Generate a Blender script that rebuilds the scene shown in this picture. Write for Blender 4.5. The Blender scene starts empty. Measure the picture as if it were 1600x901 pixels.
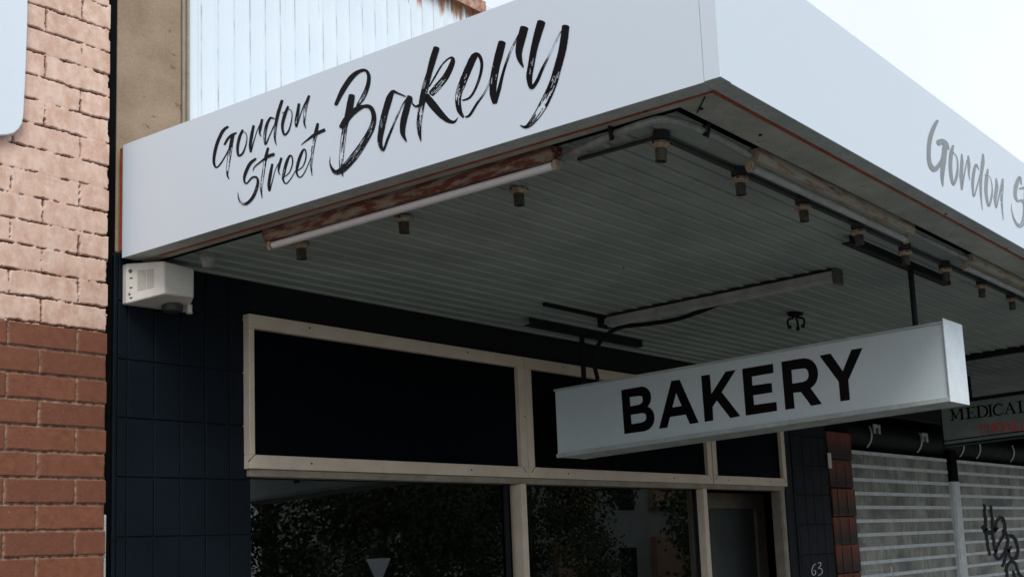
import bpy, math, random
import numpy as np
from mathutils import Vector, Matrix, noise
from mathutils.geometry import tessellate_polygon
random.seed(7)
S = bpy.context.scene
COL = S.collection

# ------------------------------------------------------------------ camera
CAM = Vector((0.0, -4.3, 1.6))
R = Matrix(((0.46662068, -0.88075478, -0.08084657),
            (0.09700844, 0.14182189, -0.98512736),
            (0.87912144, 0.451838, 0.15161767)))      # rows: right, down, forward
F, CX, CY = 1905.74, 1312.85, 586.04                     # in pixels of a 1600x901 picture
cd = bpy.data.cameras.new('camera')
cam = bpy.data.objects.new('camera', cd); COL.objects.link(cam)
m = Matrix.Identity(4)
for i in range(3):
    m[i][0] = R[0][i]; m[i][1] = -R[1][i]; m[i][2] = -R[2][i]; m[i][3] = CAM[i]
cam.matrix_world = m
cd.sensor_fit = 'HORIZONTAL'; cd.sensor_width = 36.0
cd.lens = F * 36.0 / 1600.0
cd.shift_x = (800 - CX) / 1600.0
cd.shift_y = (CY - 450.5) / 1600.0
cd.clip_start = 0.05; cd.clip_end = 2000
S.camera = cam

# ------------------------------------------------------------------ world, sun, exposure
SUN_EL, SUN_ROT = math.radians(48), math.radians(215)
w = bpy.data.worlds.new('World'); S.world = w; w.use_nodes = True
nt = w.node_tree; nt.nodes.clear()
N = nt.nodes.new; L = nt.links.new
sky = N('ShaderNodeTexSky'); sky.sky_type = 'NISHITA'; sky.sun_disc = False
sky.sun_elevation = SUN_EL; sky.sun_rotation = SUN_ROT
sky.air_density = 1.0; sky.dust_density = 2.0
tc = N('ShaderNodeTexCoord')
nz = N('ShaderNodeTexNoise'); nz.inputs['Scale'].default_value = 2.2; nz.inputs['Detail'].default_value = 6
L(tc.outputs['Generated'], nz.inputs['Vector'])
cr = N('ShaderNodeValToRGB'); cr.color_ramp.elements[0].position = .30; cr.color_ramp.elements[0].color = (.78, .78, .78, 1)
cr.color_ramp.elements[1].position = .60; cr.color_ramp.elements[1].color = (.97, .97, .97, 1)
L(nz.outputs['Fac'], cr.inputs['Fac'])
mx = N('ShaderNodeMix'); mx.data_type = 'RGBA'
L(cr.outputs['Color'], mx.inputs[0]); L(sky.outputs['Color'], mx.inputs[6])
mx.inputs[7].default_value = (6.9, 7.35, 8.1, 1)        # bright cloud deck, in the units of the sky
bg = N('ShaderNodeBackground'); bg.inputs['Strength'].default_value = 0.1
wo = N('ShaderNodeOutputWorld')
L(mx.outputs[2], bg.inputs['Color']); L(bg.outputs[0], wo.inputs['Surface'])
sl = bpy.data.lights.new('sun', 'SUN'); sl.energy = 1.5; sl.angle = math.radians(24); sl.color = (1, .965, .92)
so = bpy.data.objects.new('sun', sl); COL.objects.link(so)
sd = Vector((-math.sin(math.radians(35)) * math.cos(SUN_EL), -math.cos(math.radians(35)) * math.cos(SUN_EL), math.sin(SUN_EL)))
so.rotation_euler = sd.to_track_quat('Z', 'Y').to_euler(); so.location = (-5, -10, 12)
S.view_settings.view_transform = 'Standard'; S.view_settings.look = 'None'
S.view_settings.gamma = 1; S.view_settings.exposure = 0.52
S.render.engine = 'CYCLES'
S.cycles.max_bounces = 8; S.cycles.transparent_max_bounces = 12

# ------------------------------------------------------------------ helpers
def on(ax, val, x, y):
    """the point of a world plane (axis ax = val) that the photograph shows at pixel x, y"""
    d = R.transposed() @ Vector(((x - CX) / F, (y - CY) / F, 1.0))
    return CAM + d * ((val - CAM[ax]) / d[ax])

def tag(o, label=None, cat=None, group=None, kind=None):
    if label: o['label'] = label
    if cat: o['category'] = cat
    if group: o['group'] = group
    if kind: o['kind'] = kind
    return o

def empty(name, loc, label, cat, group=None):
    o = bpy.data.objects.new(name, None); COL.objects.link(o); o.location = loc
    o.empty_display_size = .1
    return tag(o, label, cat, group)

class MB:
    def __init__(s): s.v = []; s.f = []; s.m = []; s.cm = 0
    def add(s, vs, fs):
        b = len(s.v); s.v += [tuple(p) for p in vs]
        for f in fs: s.f.append([b + i for i in f]); s.m.append(s.cm)
    def box(s, x0, y0, z0, x1, y1, z1):
        vs = [(x, y, z) for z in (z0, z1) for y in (y0, y1) for x in (x0, x1)]
        s.add(vs, [(0, 2, 3, 1), (4, 5, 7, 6), (0, 1, 5, 4), (2, 6, 7, 3), (0, 4, 6, 2), (1, 3, 7, 5)])
    def tube(s, pts, r, n=12, caps=True, ry=None):
        pts = [Vector(p) for p in pts]; rs = r if isinstance(r, (list, tuple)) else [r] * len(pts)
        b = len(s.v); up = None
        for i, p in enumerate(pts):
            a = pts[max(i - 1, 0)]; c = pts[min(i + 1, len(pts) - 1)]
            t = (c - a).normalized()
            if up is None: up = Vector((0, 0, 1)) if abs(t.z) < .9 else Vector((0, 1, 0))
            u = t.cross(up).normalized(); v = u.cross(t).normalized(); up = v
            for k in range(n):
                an = 2 * math.pi * k / n
                s.v.append(tuple(p + u * math.cos(an) * rs[i] + v * math.sin(an) * rs[i]))
        for i in range(len(pts) - 1):
            for k in range(n):
                k2 = (k + 1) % n
                s.f.append([b + i * n + k, b + i * n + k2, b + (i + 1) * n + k2, b + (i + 1) * n + k]); s.m.append(s.cm)
        if caps:
            s.f.append([b + k for k in range(n)][::-1]); s.m.append(s.cm)
            s.f.append([b + (len(pts) - 1) * n + k for k in range(n)]); s.m.append(s.cm)
    def lathe(s, cx, cy, prof, n=20):
        s.tube_profile([(cx, cy, z) for r, z in prof], [max(r, .0005) for r, z in prof], n)
    def tube_profile(s, pts, rs, n):
        b = len(s.v)
        for p, r in zip(pts, rs):
            for k in range(n):
                a = 2 * math.pi * k / n
                s.v.append((p[0] + r * math.cos(a), p[1] + r * math.sin(a), p[2]))
        for i in range(len(pts) - 1):
            for k in range(n):
                k2 = (k + 1) % n
                s.f.append([b + i * n + k, b + i * n + k2, b + (i + 1) * n + k2, b + (i + 1) * n + k]); s.m.append(s.cm)
        s.f.append([b + k for k in range(n)][::-1]); s.m.append(s.cm)
        s.f.append([b + (len(pts) - 1) * n + k for k in range(n)]); s.m.append(s.cm)
    def prism_x(s, prof, x0, x1):                         # closed profile of (y, z) run along X
        n = len(prof)
        s.add([(x0, y, z) for y, z in prof] + [(x1, y, z) for y, z in prof],
              [[i, (i + 1) % n, n + (i + 1) % n, n + i] for i in range(n)] + [list(range(n))[::-1], [n + i for i in range(n)]])
    def prism_y(s, prof, y0, y1):                         # closed profile of (x, z) run along Y
        n = len(prof)
        s.add([(x, y0, z) for x, z in prof] + [(x, y1, z) for x, z in prof],
              [[i, (i + 1) % n, n + (i + 1) % n, n + i] for i in range(n)] + [list(range(n))[::-1], [n + i for i in range(n)]])
    def build(s, name, mats, parent=None, smooth=False, bevel=0, segs=2):
        me = bpy.data.meshes.new(name)
        off = Vector((0, 0, 0))
        if parent is not None:
            p = parent
            while p: off = off + p.location; p = p.parent
        me.from_pydata([(a - off.x, b - off.y, c - off.z) for a, b, c in s.v], [], s.f)
        if not isinstance(mats, (list, tuple)): mats = [mats]
        for mm in mats: me.materials.append(mm)
        me.polygons.foreach_set('material_index', s.m)
        if smooth: me.polygons.foreach_set('use_smooth', [True] * len(s.f))
        me.update()
        import bmesh
        bm = bmesh.new(); bm.from_mesh(me); bmesh.ops.recalc_face_normals(bm, faces=bm.faces); bm.to_mesh(me); bm.free()
        o = bpy.data.objects.new(name, me); COL.objects.link(o)
        if parent is not None: o.parent = parent
        if bevel:
            b = o.modifiers.new('bevel', 'BEVEL'); b.width = bevel; b.segments = segs; b.limit_method = 'ANGLE'
            b.angle_limit = math.radians(40)
        if smooth:
            me.set_sharp_from_angle(angle=math.radians(35))
        return o

# ------------------------------------------------------------------ materials
def mat(name, base, rough=.6, var=None, vscale=6, var_lo=.35, var_hi=.65, bump=0, bscale=80, spec=.5, metallic=0,
        stretch=(1, 1, 1), fine=.06, coat=0, streak=None, dirt=None, flat=False):
    """principled paint with its own mottling: var = second colour mixed by noise, fine = small-scale value noise,
    streak = colour of run-down stains, dirt = (colour, scale, threshold) spots"""
    M_ = bpy.data.materials.new(name); M_.use_nodes = True
    t = M_.node_tree; t.nodes.clear(); n = t.nodes.new; l = t.links.new
    out = n('ShaderNodeOutputMaterial'); p = n('ShaderNodeBsdfPrincipled'); l(p.outputs[0], out.inputs[0])
    g = n('ShaderNodeNewGeometry'); mp = n('ShaderNodeMapping'); mp.inputs['Scale'].default_value = stretch
    l(g.outputs['Position'], mp.inputs['Vector'])
    col = n('ShaderNodeRGB'); col.outputs[0].default_value = (*base, 1); c = col.outputs[0]
    def mixin(c, fac, rgb, mode='MIX'):
        x = n('ShaderNodeMix'); x.data_type = 'RGBA'; x.blend_type = mode
        l(fac, x.inputs[0]); l(c, x.inputs[6]); x.inputs[7].default_value = (*rgb, 1); return x.outputs[2]
    def nzr(scale, lo, hi, det=5, vec=None, rough_=.6):
        a = n('ShaderNodeTexNoise'); a.inputs['Scale'].default_value = scale; a.inputs['Detail'].default_value = det
        a.inputs['Roughness'].default_value = rough_
        l(vec or mp.outputs[0], a.inputs['Vector'])
        r = n('ShaderNodeMapRange'); r.inputs[1].default_value = lo; r.inputs[2].default_value = hi
        l(a.outputs['Fac'], r.inputs[0]); return r.outputs[0]
    if var: c = mixin(c, nzr(vscale, var_lo, var_hi), var)
    if streak:
        mp2 = n('ShaderNodeMapping'); mp2.inputs['Scale'].default_value = (1, 1, .07); l(g.outputs['Position'], mp2.inputs['Vector'])
        c = mixin(c, nzr(28, .52, .72, vec=mp2.outputs[0]), streak)
    if dirt: c = mixin(c, nzr(dirt[1], dirt[2], dirt[2] + .05, det=3), dirt[0])
    if fine:
        a = n('ShaderNodeTexNoise'); a.inputs['Scale'].default_value = 220; a.inputs['Detail'].default_value = 2
        l(g.outputs['Position'], a.inputs['Vector'])
        r = n('ShaderNodeMapRange'); r.inputs[1].default_value = .3; r.inputs[2].default_value = .7
        r.inputs[3].default_value = 1 - fine * 3; r.inputs[4].default_value = 1 + fine * 3
        l(a.outputs['Fac'], r.inputs[0])
        v = n('ShaderNodeVectorMath'); v.operation = 'SCALE'; l(c, v.inputs[0]); l(r.outputs[0], v.inputs['Scale']); c = v.outputs[0]
    l(c, p.inputs['Base Color'])
    rr = n('ShaderNodeMapRange'); rr.inputs[3].default_value = max(rough - .08, .02); rr.inputs[4].default_value = min(rough + .1, 1)
    a = n('ShaderNodeTexNoise'); a.inputs['Scale'].default_value = 9; l(g.outputs['Position'], a.inputs['Vector']); l(a.outputs['Fac'], rr.inputs[0])
    if flat: p.inputs['Roughness'].default_value = rough
    else: l(rr.outputs[0], p.inputs['Roughness'])
    p.inputs['Metallic'].default_value = metallic; p.inputs['Specular IOR Level'].default_value = spec
    p.inputs['Coat Weight'].default_value = coat; p.inputs['Coat Roughness'].default_value = .08
    if bump:
        a = n('ShaderNodeTexNoise'); a.inputs['Scale'].default_value = bscale; a.inputs['Detail'].default_value = 6
        l(g.outputs['Position'], a.inputs['Vector'])
        b = n('ShaderNodeBump'); b.inputs['Strength'].default_value = bump; b.inputs['Distance'].default_value = .004
        l(a.outputs['Fac'], b.inputs['Height']); l(b.outputs[0], p.inputs['Normal'])
    return M_

M = {}
M['fascia'] = mat('white_sign_panel', (.655, .74, .815), .3, fine=0, spec=.3, flat=True)
M['vinyl'] = mat('black_vinyl', (.004, .004, .006), .35, fine=0, spec=.12)
M['glare_vinyl'] = mat('black_vinyl_painted_glare', (.13, .15, .155), .12, fine=0, spec=.7)  # black letters: sky glare is lifted into the grey base colour
M['trim'] = mat('grey_trim', (.50, .57, .55), .55, var=(.38, .44, .42), vscale=9, bump=.2, dirt=((.16, .14, .12), 40, .68))
M['orange'] = mat('orange_paint', (.40, .085, .03), .6, var=(.28, .05, .02), vscale=30, dirt=((.05, .03, .02), 22, .66))
M['band'] = mat('old_cream_border', (.47, .50, .43), .6, var=(.33, .355, .31), vscale=7, bump=.3, dirt=((.14, .11, .08), 30, .67))
M['soffit'] = mat('soffit_metal', (.38, .44, .39), .55, var=(.28, .33, .30), vscale=2.5, bump=.1, bscale=30, dirt=((.07, .06, .05), 26, .71), fine=.05)
M['soffit2'] = mat('old_soffit_metal', (.24, .265, .25), .55, var=(.16, .18, .175), vscale=2.5, bump=.1, bscale=30, dirt=((.06, .05, .04), 20, .68))
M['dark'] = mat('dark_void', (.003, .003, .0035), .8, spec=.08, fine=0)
M['rustbat'] = mat('rusty_batten', (.24, .21, .16), .6, var=(.12, .028, .016), vscale=34, var_lo=.42, var_hi=.54, bump=.6, bscale=120, stretch=(1, .30, 1.5), dirt=((.42, .33, .24), 60, .66))
M['batten'] = mat('pale_batten', (.38, .36, .29), .55, var=(.27, .14, .08), vscale=46, var_lo=.50, var_hi=.64, stretch=(.14, 1, 1), dirt=((.09, .04, .025), 60, .66), bump=.4, bscale=90)
M['greybat'] = mat('grey_batten', (.55, .59, .55), .55, var=(.38, .41, .38), vscale=9, bump=.4)
M['tube'] = mat('fluorescent_glass', (.72, .74, .74), .25, fine=.02, streak=None)
M['tube2'] = mat('dull_fluorescent_glass', (.40, .43, .42), .35, var=(.30, .32, .31), vscale=12, fine=.02)  # duller grey glass for the front tubes
M['barrel'] = mat('black_drum', (.009, .010, .011), .6, spec=.15)
M['holder'] = mat('cream_plastic', (.52, .42, .30), .45, var=(.25, .19, .13), vscale=60)
M['socket'] = mat('dirty_bakelite', (.06, .058, .05), .4, var=(.12, .10, .075), vscale=70, bump=.2)
M['box'] = mat('junction_box', (.03, .034, .034), .6, var=(.05, .055, .05), vscale=50)
M['pipe'] = mat('grey_conduit', (.33, .36, .35), .45, var=(.22, .24, .23), vscale=24)
M['black'] = mat('black_steel', (.006, .007, .010), .6, var=(.012, .012, .015), vscale=20, spec=.2)
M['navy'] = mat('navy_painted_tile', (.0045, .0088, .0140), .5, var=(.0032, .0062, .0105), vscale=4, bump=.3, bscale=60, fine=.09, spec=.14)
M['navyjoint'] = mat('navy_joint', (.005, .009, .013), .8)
M['frame'] = mat('cream_frame', (.73, .61, .48), .5, var=(.64, .53, .41), vscale=8, bump=.12, dirt=((.17, .11, .07), 70, .71), fine=.03)
M['frame_dark'] = mat('weathered_frame', (.33, .29, .23), .55, var=(.24, .20, .15), vscale=10, bump=.2)
M['concrete'] = mat('brown_render', (.32, .235, .16), .85, var=(.25, .175, .115), vscale=7, bump=.5, bscale=70, dirt=((.20, .11, .07), 18, .66), fine=.05)
M['clad'] = mat('painted_cladding', (.66, .745, .79), .45, var=(.72, .79, .84), vscale=3, streak=(.50, .57, .60), dirt=((.18, .20, .20), 34, .735), bump=.05)
M['rust'] = mat('rust', (.30, .10, .05), .8, var=(.48, .33, .26), vscale=26, bump=.6)
M['siren'] = mat('cream_siren', (.70, .67, .60), .4, var=(.66, .62, .55), vscale=8, fine=.02)
M['light'] = mat('white_lightbox', (.66, .755, .775), .3, var=(.61, .70, .72), vscale=2.5, spec=.35, fine=.015)
M['alu'] = mat('pale_aluminium', (.78, .86, .90), .35, var=(.70, .78, .82), vscale=12, bump=.05)
M['med'] = mat('grey_green_sign', (.25, .30, .275), .6, var=(.19, .23, .21), vscale=9, bump=.2, spec=.2)
M['red'] = mat('red_vinyl', (.80, .06, .04), .5, var=(.65, .05, .04), vscale=60)
M['slat'] = mat('dirty_slat', (.46, .46, .40), .6, var=(.17, .18, .165), vscale=3.2, streak=(.13, .135, .13), bump=.1, dirt=((.48, .50, .50), 7, .66))
M['lip'] = mat('galvanised_lip', (.82, .86, .86), .45, var=(.66, .70, .70), vscale=14)
M['rubber'] = mat('white_brush_paint', (.62, .63, .62), .7)
M['glaze'] = mat('glazed_tile', (.20, .055, .027), .45, spec=.15, var=(.12, .035, .018), vscale=9, var_lo=.40, var_hi=.65, stretch=(3, 1, .7), bump=.4, dirt=((.30, .075, .05), 90, .66), streak=(.055, .03, .02))
M['asphalt'] = mat('asphalt', (.075, .075, .075), .9, var=(.06, .06, .06), vscale=2, bump=.5)
M['paving'] = mat('paving', (.12, .118, .11), .85, var=(.095, .092, .088), vscale=1.5, bump=.3)
M['line'] = mat('road_paint', (.7, .7, .68), .7)
M['dirt'] = mat('verge', (.10, .11, .06), .95, var=(.07, .09, .04), vscale=1)
M['bark'] = mat('bark', (.10, .08, .06), .9)
M['leaf'] = mat('leaves', (.045, .075, .03), .6, var=(.07, .10, .04), vscale=1.5)
M['cblock'] = mat('pale_render', (.42, .43, .40), .8, var=(.34, .35, .32), vscale=1)
M['bblock'] = mat('brown_block', (.30, .17, .11), .8, var=(.25, .14, .09), vscale=1)
M['bpanel'] = mat('brown_panel', (.50, .31, .21), .8, var=(.42, .25, .16), vscale=1)
M['room'] = mat('dim_room', (.05, .05, .05), .9)
M['door'] = mat('grey_door', (.10, .115, .115), .5, var=(.08, .09, .09), vscale=5)
M['signback'] = mat('sign_back', (.82, .84, .84), .5)

def glass_mat(name, tint, ior=1.5, rough=.0):
    g = bpy.data.materials.new(name); g.use_nodes = True; t = g.node_tree; t.nodes.clear(); n = t.nodes.new
    o = n('ShaderNodeOutputMaterial'); a = n('ShaderNodeBsdfTransparent'); a.inputs[0].default_value = (*tint, 1)
    b = n('ShaderNodeBsdfGlossy'); b.inputs['Roughness'].default_value = rough; b.inputs[0].default_value = (.9, .93, .93, 1)
    f = n('ShaderNodeFresnel'); f.inputs[0].default_value = ior
    x = n('ShaderNodeMixShader'); t.links.new(f.outputs[0], x.inputs[0]); t.links.new(a.outputs[0], x.inputs[1]); t.links.new(b.outputs[0], x.inputs[2])
    t.links.new(x.outputs[0], o.inputs[0]); return g
M['glass'] = glass_mat('shop_glass', (.40, .45, .43), ior=1.75)
M['transom_glass'] = mat('blacked_out_glass', (.002, .003, .005), .3, fine=0, spec=.03)

# ------------------------------------------------------------------ key measures
ZS = 2.921            # underside of the awning
XS = 2.677            # left face of the awning
YF = -2.633           # street face of the awning
YW = 0.04             # wall plane
ZT = 3.355            # top of the fascia

# ------------------------------------------------------------------ ground
g = MB(); g.add([(-600, -600, -.12), (600, -600, -.12), (600, 600, -.12), (-600, 600, -.12)], [(0, 1, 2, 3)])
tag(g.build('ground', M['dirt']), kind='structure')
g = MB(); g.box(-60, -3.3, -.3, 90, 6, 0)
tag(g.build('pavement', M['paving'], bevel=.02), kind='structure')
g = MB(); g.box(-60, -3.45, -.3, 90, -3.302, .003)
tag(g.build('kerb', M['trim'], bevel=.02), kind='structure')
g = MB(); g.add([(-60, -15.5, -.112), (90, -15.5, -.112), (90, -3.46, -.112), (-60, -3.46, -.112)], [(0, 1, 2, 3)])
tag(g.build('road', M['asphalt']), kind='structure')
g = MB()
for i in range(-10, 28): g.add([(i * 3, -9.55, -.108), (i * 3 + 1.5, -9.55, -.108), (i * 3 + 1.5, -9.43, -.108), (i * 3, -9.43, -.108)], [(0, 1, 2, 3)])
tag(g.build('road_markings', M['line']), kind='structure')
g = MB(); g.box(-60, -18.5, -.3, 90, -15.52, 0)
tag(g.build('far_pavement', M['paving'], bevel=.02), kind='structure')

# ------------------------------------------------------------------ brick wall of the neighbouring building
def brick_wall():
    t = empty('brick_building', (2.0, 0, 0), 'neighbouring brick building with pink painted upper wall and bare red brick below', 'building')
    PIT, LEN, Z0 = .0888, .230, 2.104
    def fbm(X, Z, sc, seed, octs=3):
        rng = np.random.RandomState(seed); out = np.zeros_like(X); amp = 1; tot = 0
        for o in range(octs):
            s_ = sc * 2 ** o; gx = X * s_; gz = Z * s_
            n_ = rng.rand(256, 256)
            ix = np.floor(gx).astype(int); iz = np.floor(gz).astype(int); fx = gx - ix; fz = gz - iz
            fx = fx * fx * (3 - 2 * fx); fz = fz * fz * (3 - 2 * fz)
            a = n_[ix % 256, iz % 256]; b = n_[(ix + 1) % 256, iz % 256]; c = n_[ix % 256, (iz + 1) % 256]; d = n_[(ix + 1) % 256, (iz + 1) % 256]
            out += amp * (a * (1 - fx) * (1 - fz) + b * fx * (1 - fz) + c * (1 - fx) * fz + d * fx * fz); tot += amp; amp *= .6
        return out / tot - .5
    rnd = np.random.RandomState(11).rand(512, 512)
    VS, QS, AS = [], [], []; base = 0
    for x0, x1, z0, z1, st in ((2.1, 2.622, 1.45, 4.2, .003), (.4, 2.1, 0, 4.95, .008), (2.1, 2.622, 0, 1.45, .008), (2.1, 2.622, 4.2, 4.95, .008)):
        nx, nz = int((x1 - x0) / st) + 1, int((z1 - z0) / st) + 1
        X, Z = np.meshgrid(np.linspace(x0, x1, nx), np.linspace(z0, z1, nz))
        painted = (Z > 2.632 + fbm(X, Z, 30, 5) * .006)
        k = np.where(painted, 1.0, .45)
        wob = (fbm(X, Z, 18, 1) * .008 + fbm(X, Z, 110, 2, 4) * .007) * k
        wob2 = (fbm(X, Z, 18, 3) * .006 + fbm(X, Z, 110, 4, 4) * .006) * k
        zz = (Z + wob - Z0) / PIT; row = np.floor(zz).astype(int); fz = (zz - row) * PIT
        xx = (X + wob2 - 2.622 + np.where(row % 2 == 1, .104, .0)) / LEN; colm = np.floor(xx).astype(int); fx = (xx - colm) * LEN
        dz = np.minimum(fz, PIT - fz); dx = np.minimum(fx, LEN - fx)
        d = np.minimum(dx, dz)
        br = rnd[row % 512, colm % 512]
        crack = fbm(X, Z, 26, 6, 4) + .35 * fbm(X, Z, 5, 9, 2)                 # where the paint has bridged the joint
        vj = (dx < dz)
        jw = np.where(painted, np.clip(.0020 + .015 * (crack - np.where(vj, .03, -.015)), 0, .0042), np.where(vj, .0032, .0042))
        joint = np.clip((jw - d) / .0016 + .5, 0, 1) * (jw > .0006)
        H = -joint * np.where(painted, .014, .0075) + (br - .5) * .0015 + fbm(X, Z, 60, 7) * .0012 + fbm(X, Z, 8, 8) * .003
        H -= np.where(painted, np.clip(1 - d / .006, 0, 1) * .0007, np.clip(1 - d / .007, 0, 1) * .001)
        VS.append(np.stack([X - 2.0, -H, Z], -1).reshape(-1, 3))
        idx = base + np.arange(nx * nz).reshape(nz, nx); base += nx * nz
        QS.append(np.stack([idx[:-1, :-1], idx[:-1, 1:], idx[1:, 1:], idx[1:, :-1]], -1).reshape(-1, 4))
        AS.append(np.stack([joint, br, painted.astype(float), np.clip(crack * 2 + .5, 0, 1)], -1).reshape(-1, 4))
    co = np.concatenate(VS); q = np.concatenate(QS); arr = np.concatenate(AS).reshape(-1)
    me = bpy.data.meshes.new('wall')
    me.vertices.add(len(co)); me.vertices.foreach_set('co', co.ravel())
    me.loops.add(q.size); me.loops.foreach_set('vertex_index', q.ravel())
    me.polygons.add(len(q)); me.polygons.foreach_set('loop_start', np.arange(0, q.size, 4)); me.polygons.foreach_set('loop_total', np.full(len(q), 4))
    me.polygons.foreach_set('use_smooth', np.ones(len(q), bool))
    me.update(calc_edges=True)
    ca = me.color_attributes.new('surface', 'FLOAT_COLOR', 'POINT')
    ca.data.foreach_set('color', arr.astype(np.float32))
    M_ = bpy.data.materials.new('painted_and_bare_brick'); M_.use_nodes = True; T = M_.node_tree; n = T.nodes.new; l = T.links.new
    p = T.nodes['Principled BSDF']
    at = n('ShaderNodeAttribute'); at.attribute_name = 'surface'; sp = n('ShaderNodeSeparateColor'); l(at.outputs['Color'], sp.inputs[0])
    geo = n('ShaderNodeNewGeometry')
    def nse(sc, lo, hi, det=5, st=None):
        a = n('ShaderNodeTexNoise'); a.inputs['Scale'].default_value = sc; a.inputs['Detail'].default_value = det; a.inputs['Roughness'].default_value = .65
        if st:
            mp = n('ShaderNodeMapping'); mp.inputs['Scale'].default_value = st; l(geo.outputs['Position'], mp.inputs['Vector']); l(mp.outputs[0], a.inputs['Vector'])
        else: l(geo.outputs['Position'], a.inputs['Vector'])
        r = n('ShaderNodeMapRange'); r.inputs[1].default_value = lo; r.inputs[2].default_value = hi; l(a.outputs['Fac'], r.inputs[0]); return r.outputs[0]
    def mixc(f, a, b, mode='MIX'):
        x = n('ShaderNodeMix'); x.data_type = 'RGBA'; x.blend_type = mode
        for s_, v in ((0, f), (6, a), (7, b)):
            if isinstance(v, tuple): x.inputs[s_].default_value = (*v, 1)
            elif isinstance(v, (int, float)): x.inputs[s_].default_value = v
            else: l(v, x.inputs[s_])
        return x.outputs[2]
    pk = mixc(nse(7, .35, .65), (.62, .40, .30), (.75, .525, .42))
    pk = mixc(nse(30, .42, .70, 6, (1, 1, .6)), pk, (.80, .63, .53))
    pk = mixc(nse(17, .46, .78, 6, (1.2, 1, .7)), pk, (.50, .29, .20))
    pk = mixc(sp.outputs[1], pk, mixc(.16, pk, (.45, .24, .17)))
    bk = mixc(sp.outputs[1], (.235, .092, .050), (.175, .070, .041))
    bk = mixc(nse(30, .4, .7), bk, (.16, .058, .038))
    bk = mixc(nse(320, .63, .70, 2), bk, (.36, .15, .09))
    bk = mixc(nse(120, .72, .76, 2), bk, (.60, .52, .46))
    pk = mixc(nse(320, .62, .72, 2), pk, (.80, .64, .54))
    mo = mixc(sp.outputs[2], mixc(nse(60, .4, .6), (.40, .29, .21), (.14, .09, .06)), (.15, .055, .034))
    c = mixc(sp.outputs[2], bk, pk); c = mixc(sp.outputs[0], c, mo)
    l(c, p.inputs['Base Color']); p.inputs['Roughness'].default_value = .85; p.inputs['Specular IOR Level'].default_value = .25
    a = n('ShaderNodeTexNoise'); a.inputs['Scale'].default_value = 260; a.inputs['Detail'].default_value = 4; l(geo.outputs['Position'], a.inputs['Vector'])
    b = n('ShaderNodeBump'); b.inputs['Strength'].default_value = .5; b.inputs['Distance'].default_value = .002; l(a.outputs['Fac'], b.inputs['Height']); l(b.outputs[0], p.inputs['Normal'])
    me.materials.append(M_)
    o = bpy.data.objects.new('wall', me); COL.objects.link(o); o.parent = t
    g = MB(); g.box(-4, .016, 0, 2.612, 6, 5.2)
    g.build('wall_core', M['bblock'], t)
    g = MB(); g.box(-4, -.004, 0, .4, .014, 5.2); g.box(.4, -.004, 4.95, 2.62, .014, 5.2)
    g.build('plain_wall', M['bblock'], t)
brick_wall()

# blank rounded panel mounted high on the brick wall
def panel():
    g = MB(); Y = -.03
    pts = [on(1, Y, *q) for q in ((44, -20), (43, 40), (40, 120), (37, 180))]
    cor = [on(1, Y, *q) for q in ((35, 192), (30, 201), (22, 208), (12, 210.5), (0, 211))]
    out = [(p.x, p.z) for p in pts + cor]
    xr = out[0][0]; zb = out[-1][1]
    poly = [(xr + .006, 4.15)] + [(x, z) for x, z in out] + [(1.25, zb - .07), (1.18, zb - .02), (1.15, zb + .05), (1.15, 4.15)]
    n = len(poly)
    g.add([(x, Y, z) for x, z in poly] + [(x, -.006, z) for x, z in poly], [[i, (i + 1) % n, n + (i + 1) % n, n + i] for i in range(n)] + [list(range(n)), [n + i for i in range(n)][::-1]])
    o = g.build('wall_panel', M['clad2'], bevel=.003)
    tag(o, 'blank pale blue panel with rounded corner mounted high on the painted brick wall', 'sign')
M['clad2'] = mat('pale_blue_panel', (.70, .775, .84), .35, var=(.68, .76, .83), vscale=2, fine=.005)
panel()

# ------------------------------------------------------------------ bakery building
SH = empty('bakery_building', (5.2, .04, 0), 'dark navy tiled shopfront building behind the bakery awning', 'building')
XP0, XP1 = 2.674, 2.935                        # concrete pier
g = MB(); g.box(XP0, YW, ZS + .028, XP1, .6, 4.85)
g.build('concrete_pier', M['concrete'], SH, bevel=.008)
g = MB()
g.box(XP1 + .001, YW - .004, 3.0, XP1 + .014, YW + .05, 4.85); g.box(XP1 + .016, YW - .012, 3.0, XP1 + .026, YW + .05, 4.85)
g.build('edge_strip', M['frame_dark'], SH, bevel=.002)
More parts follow.
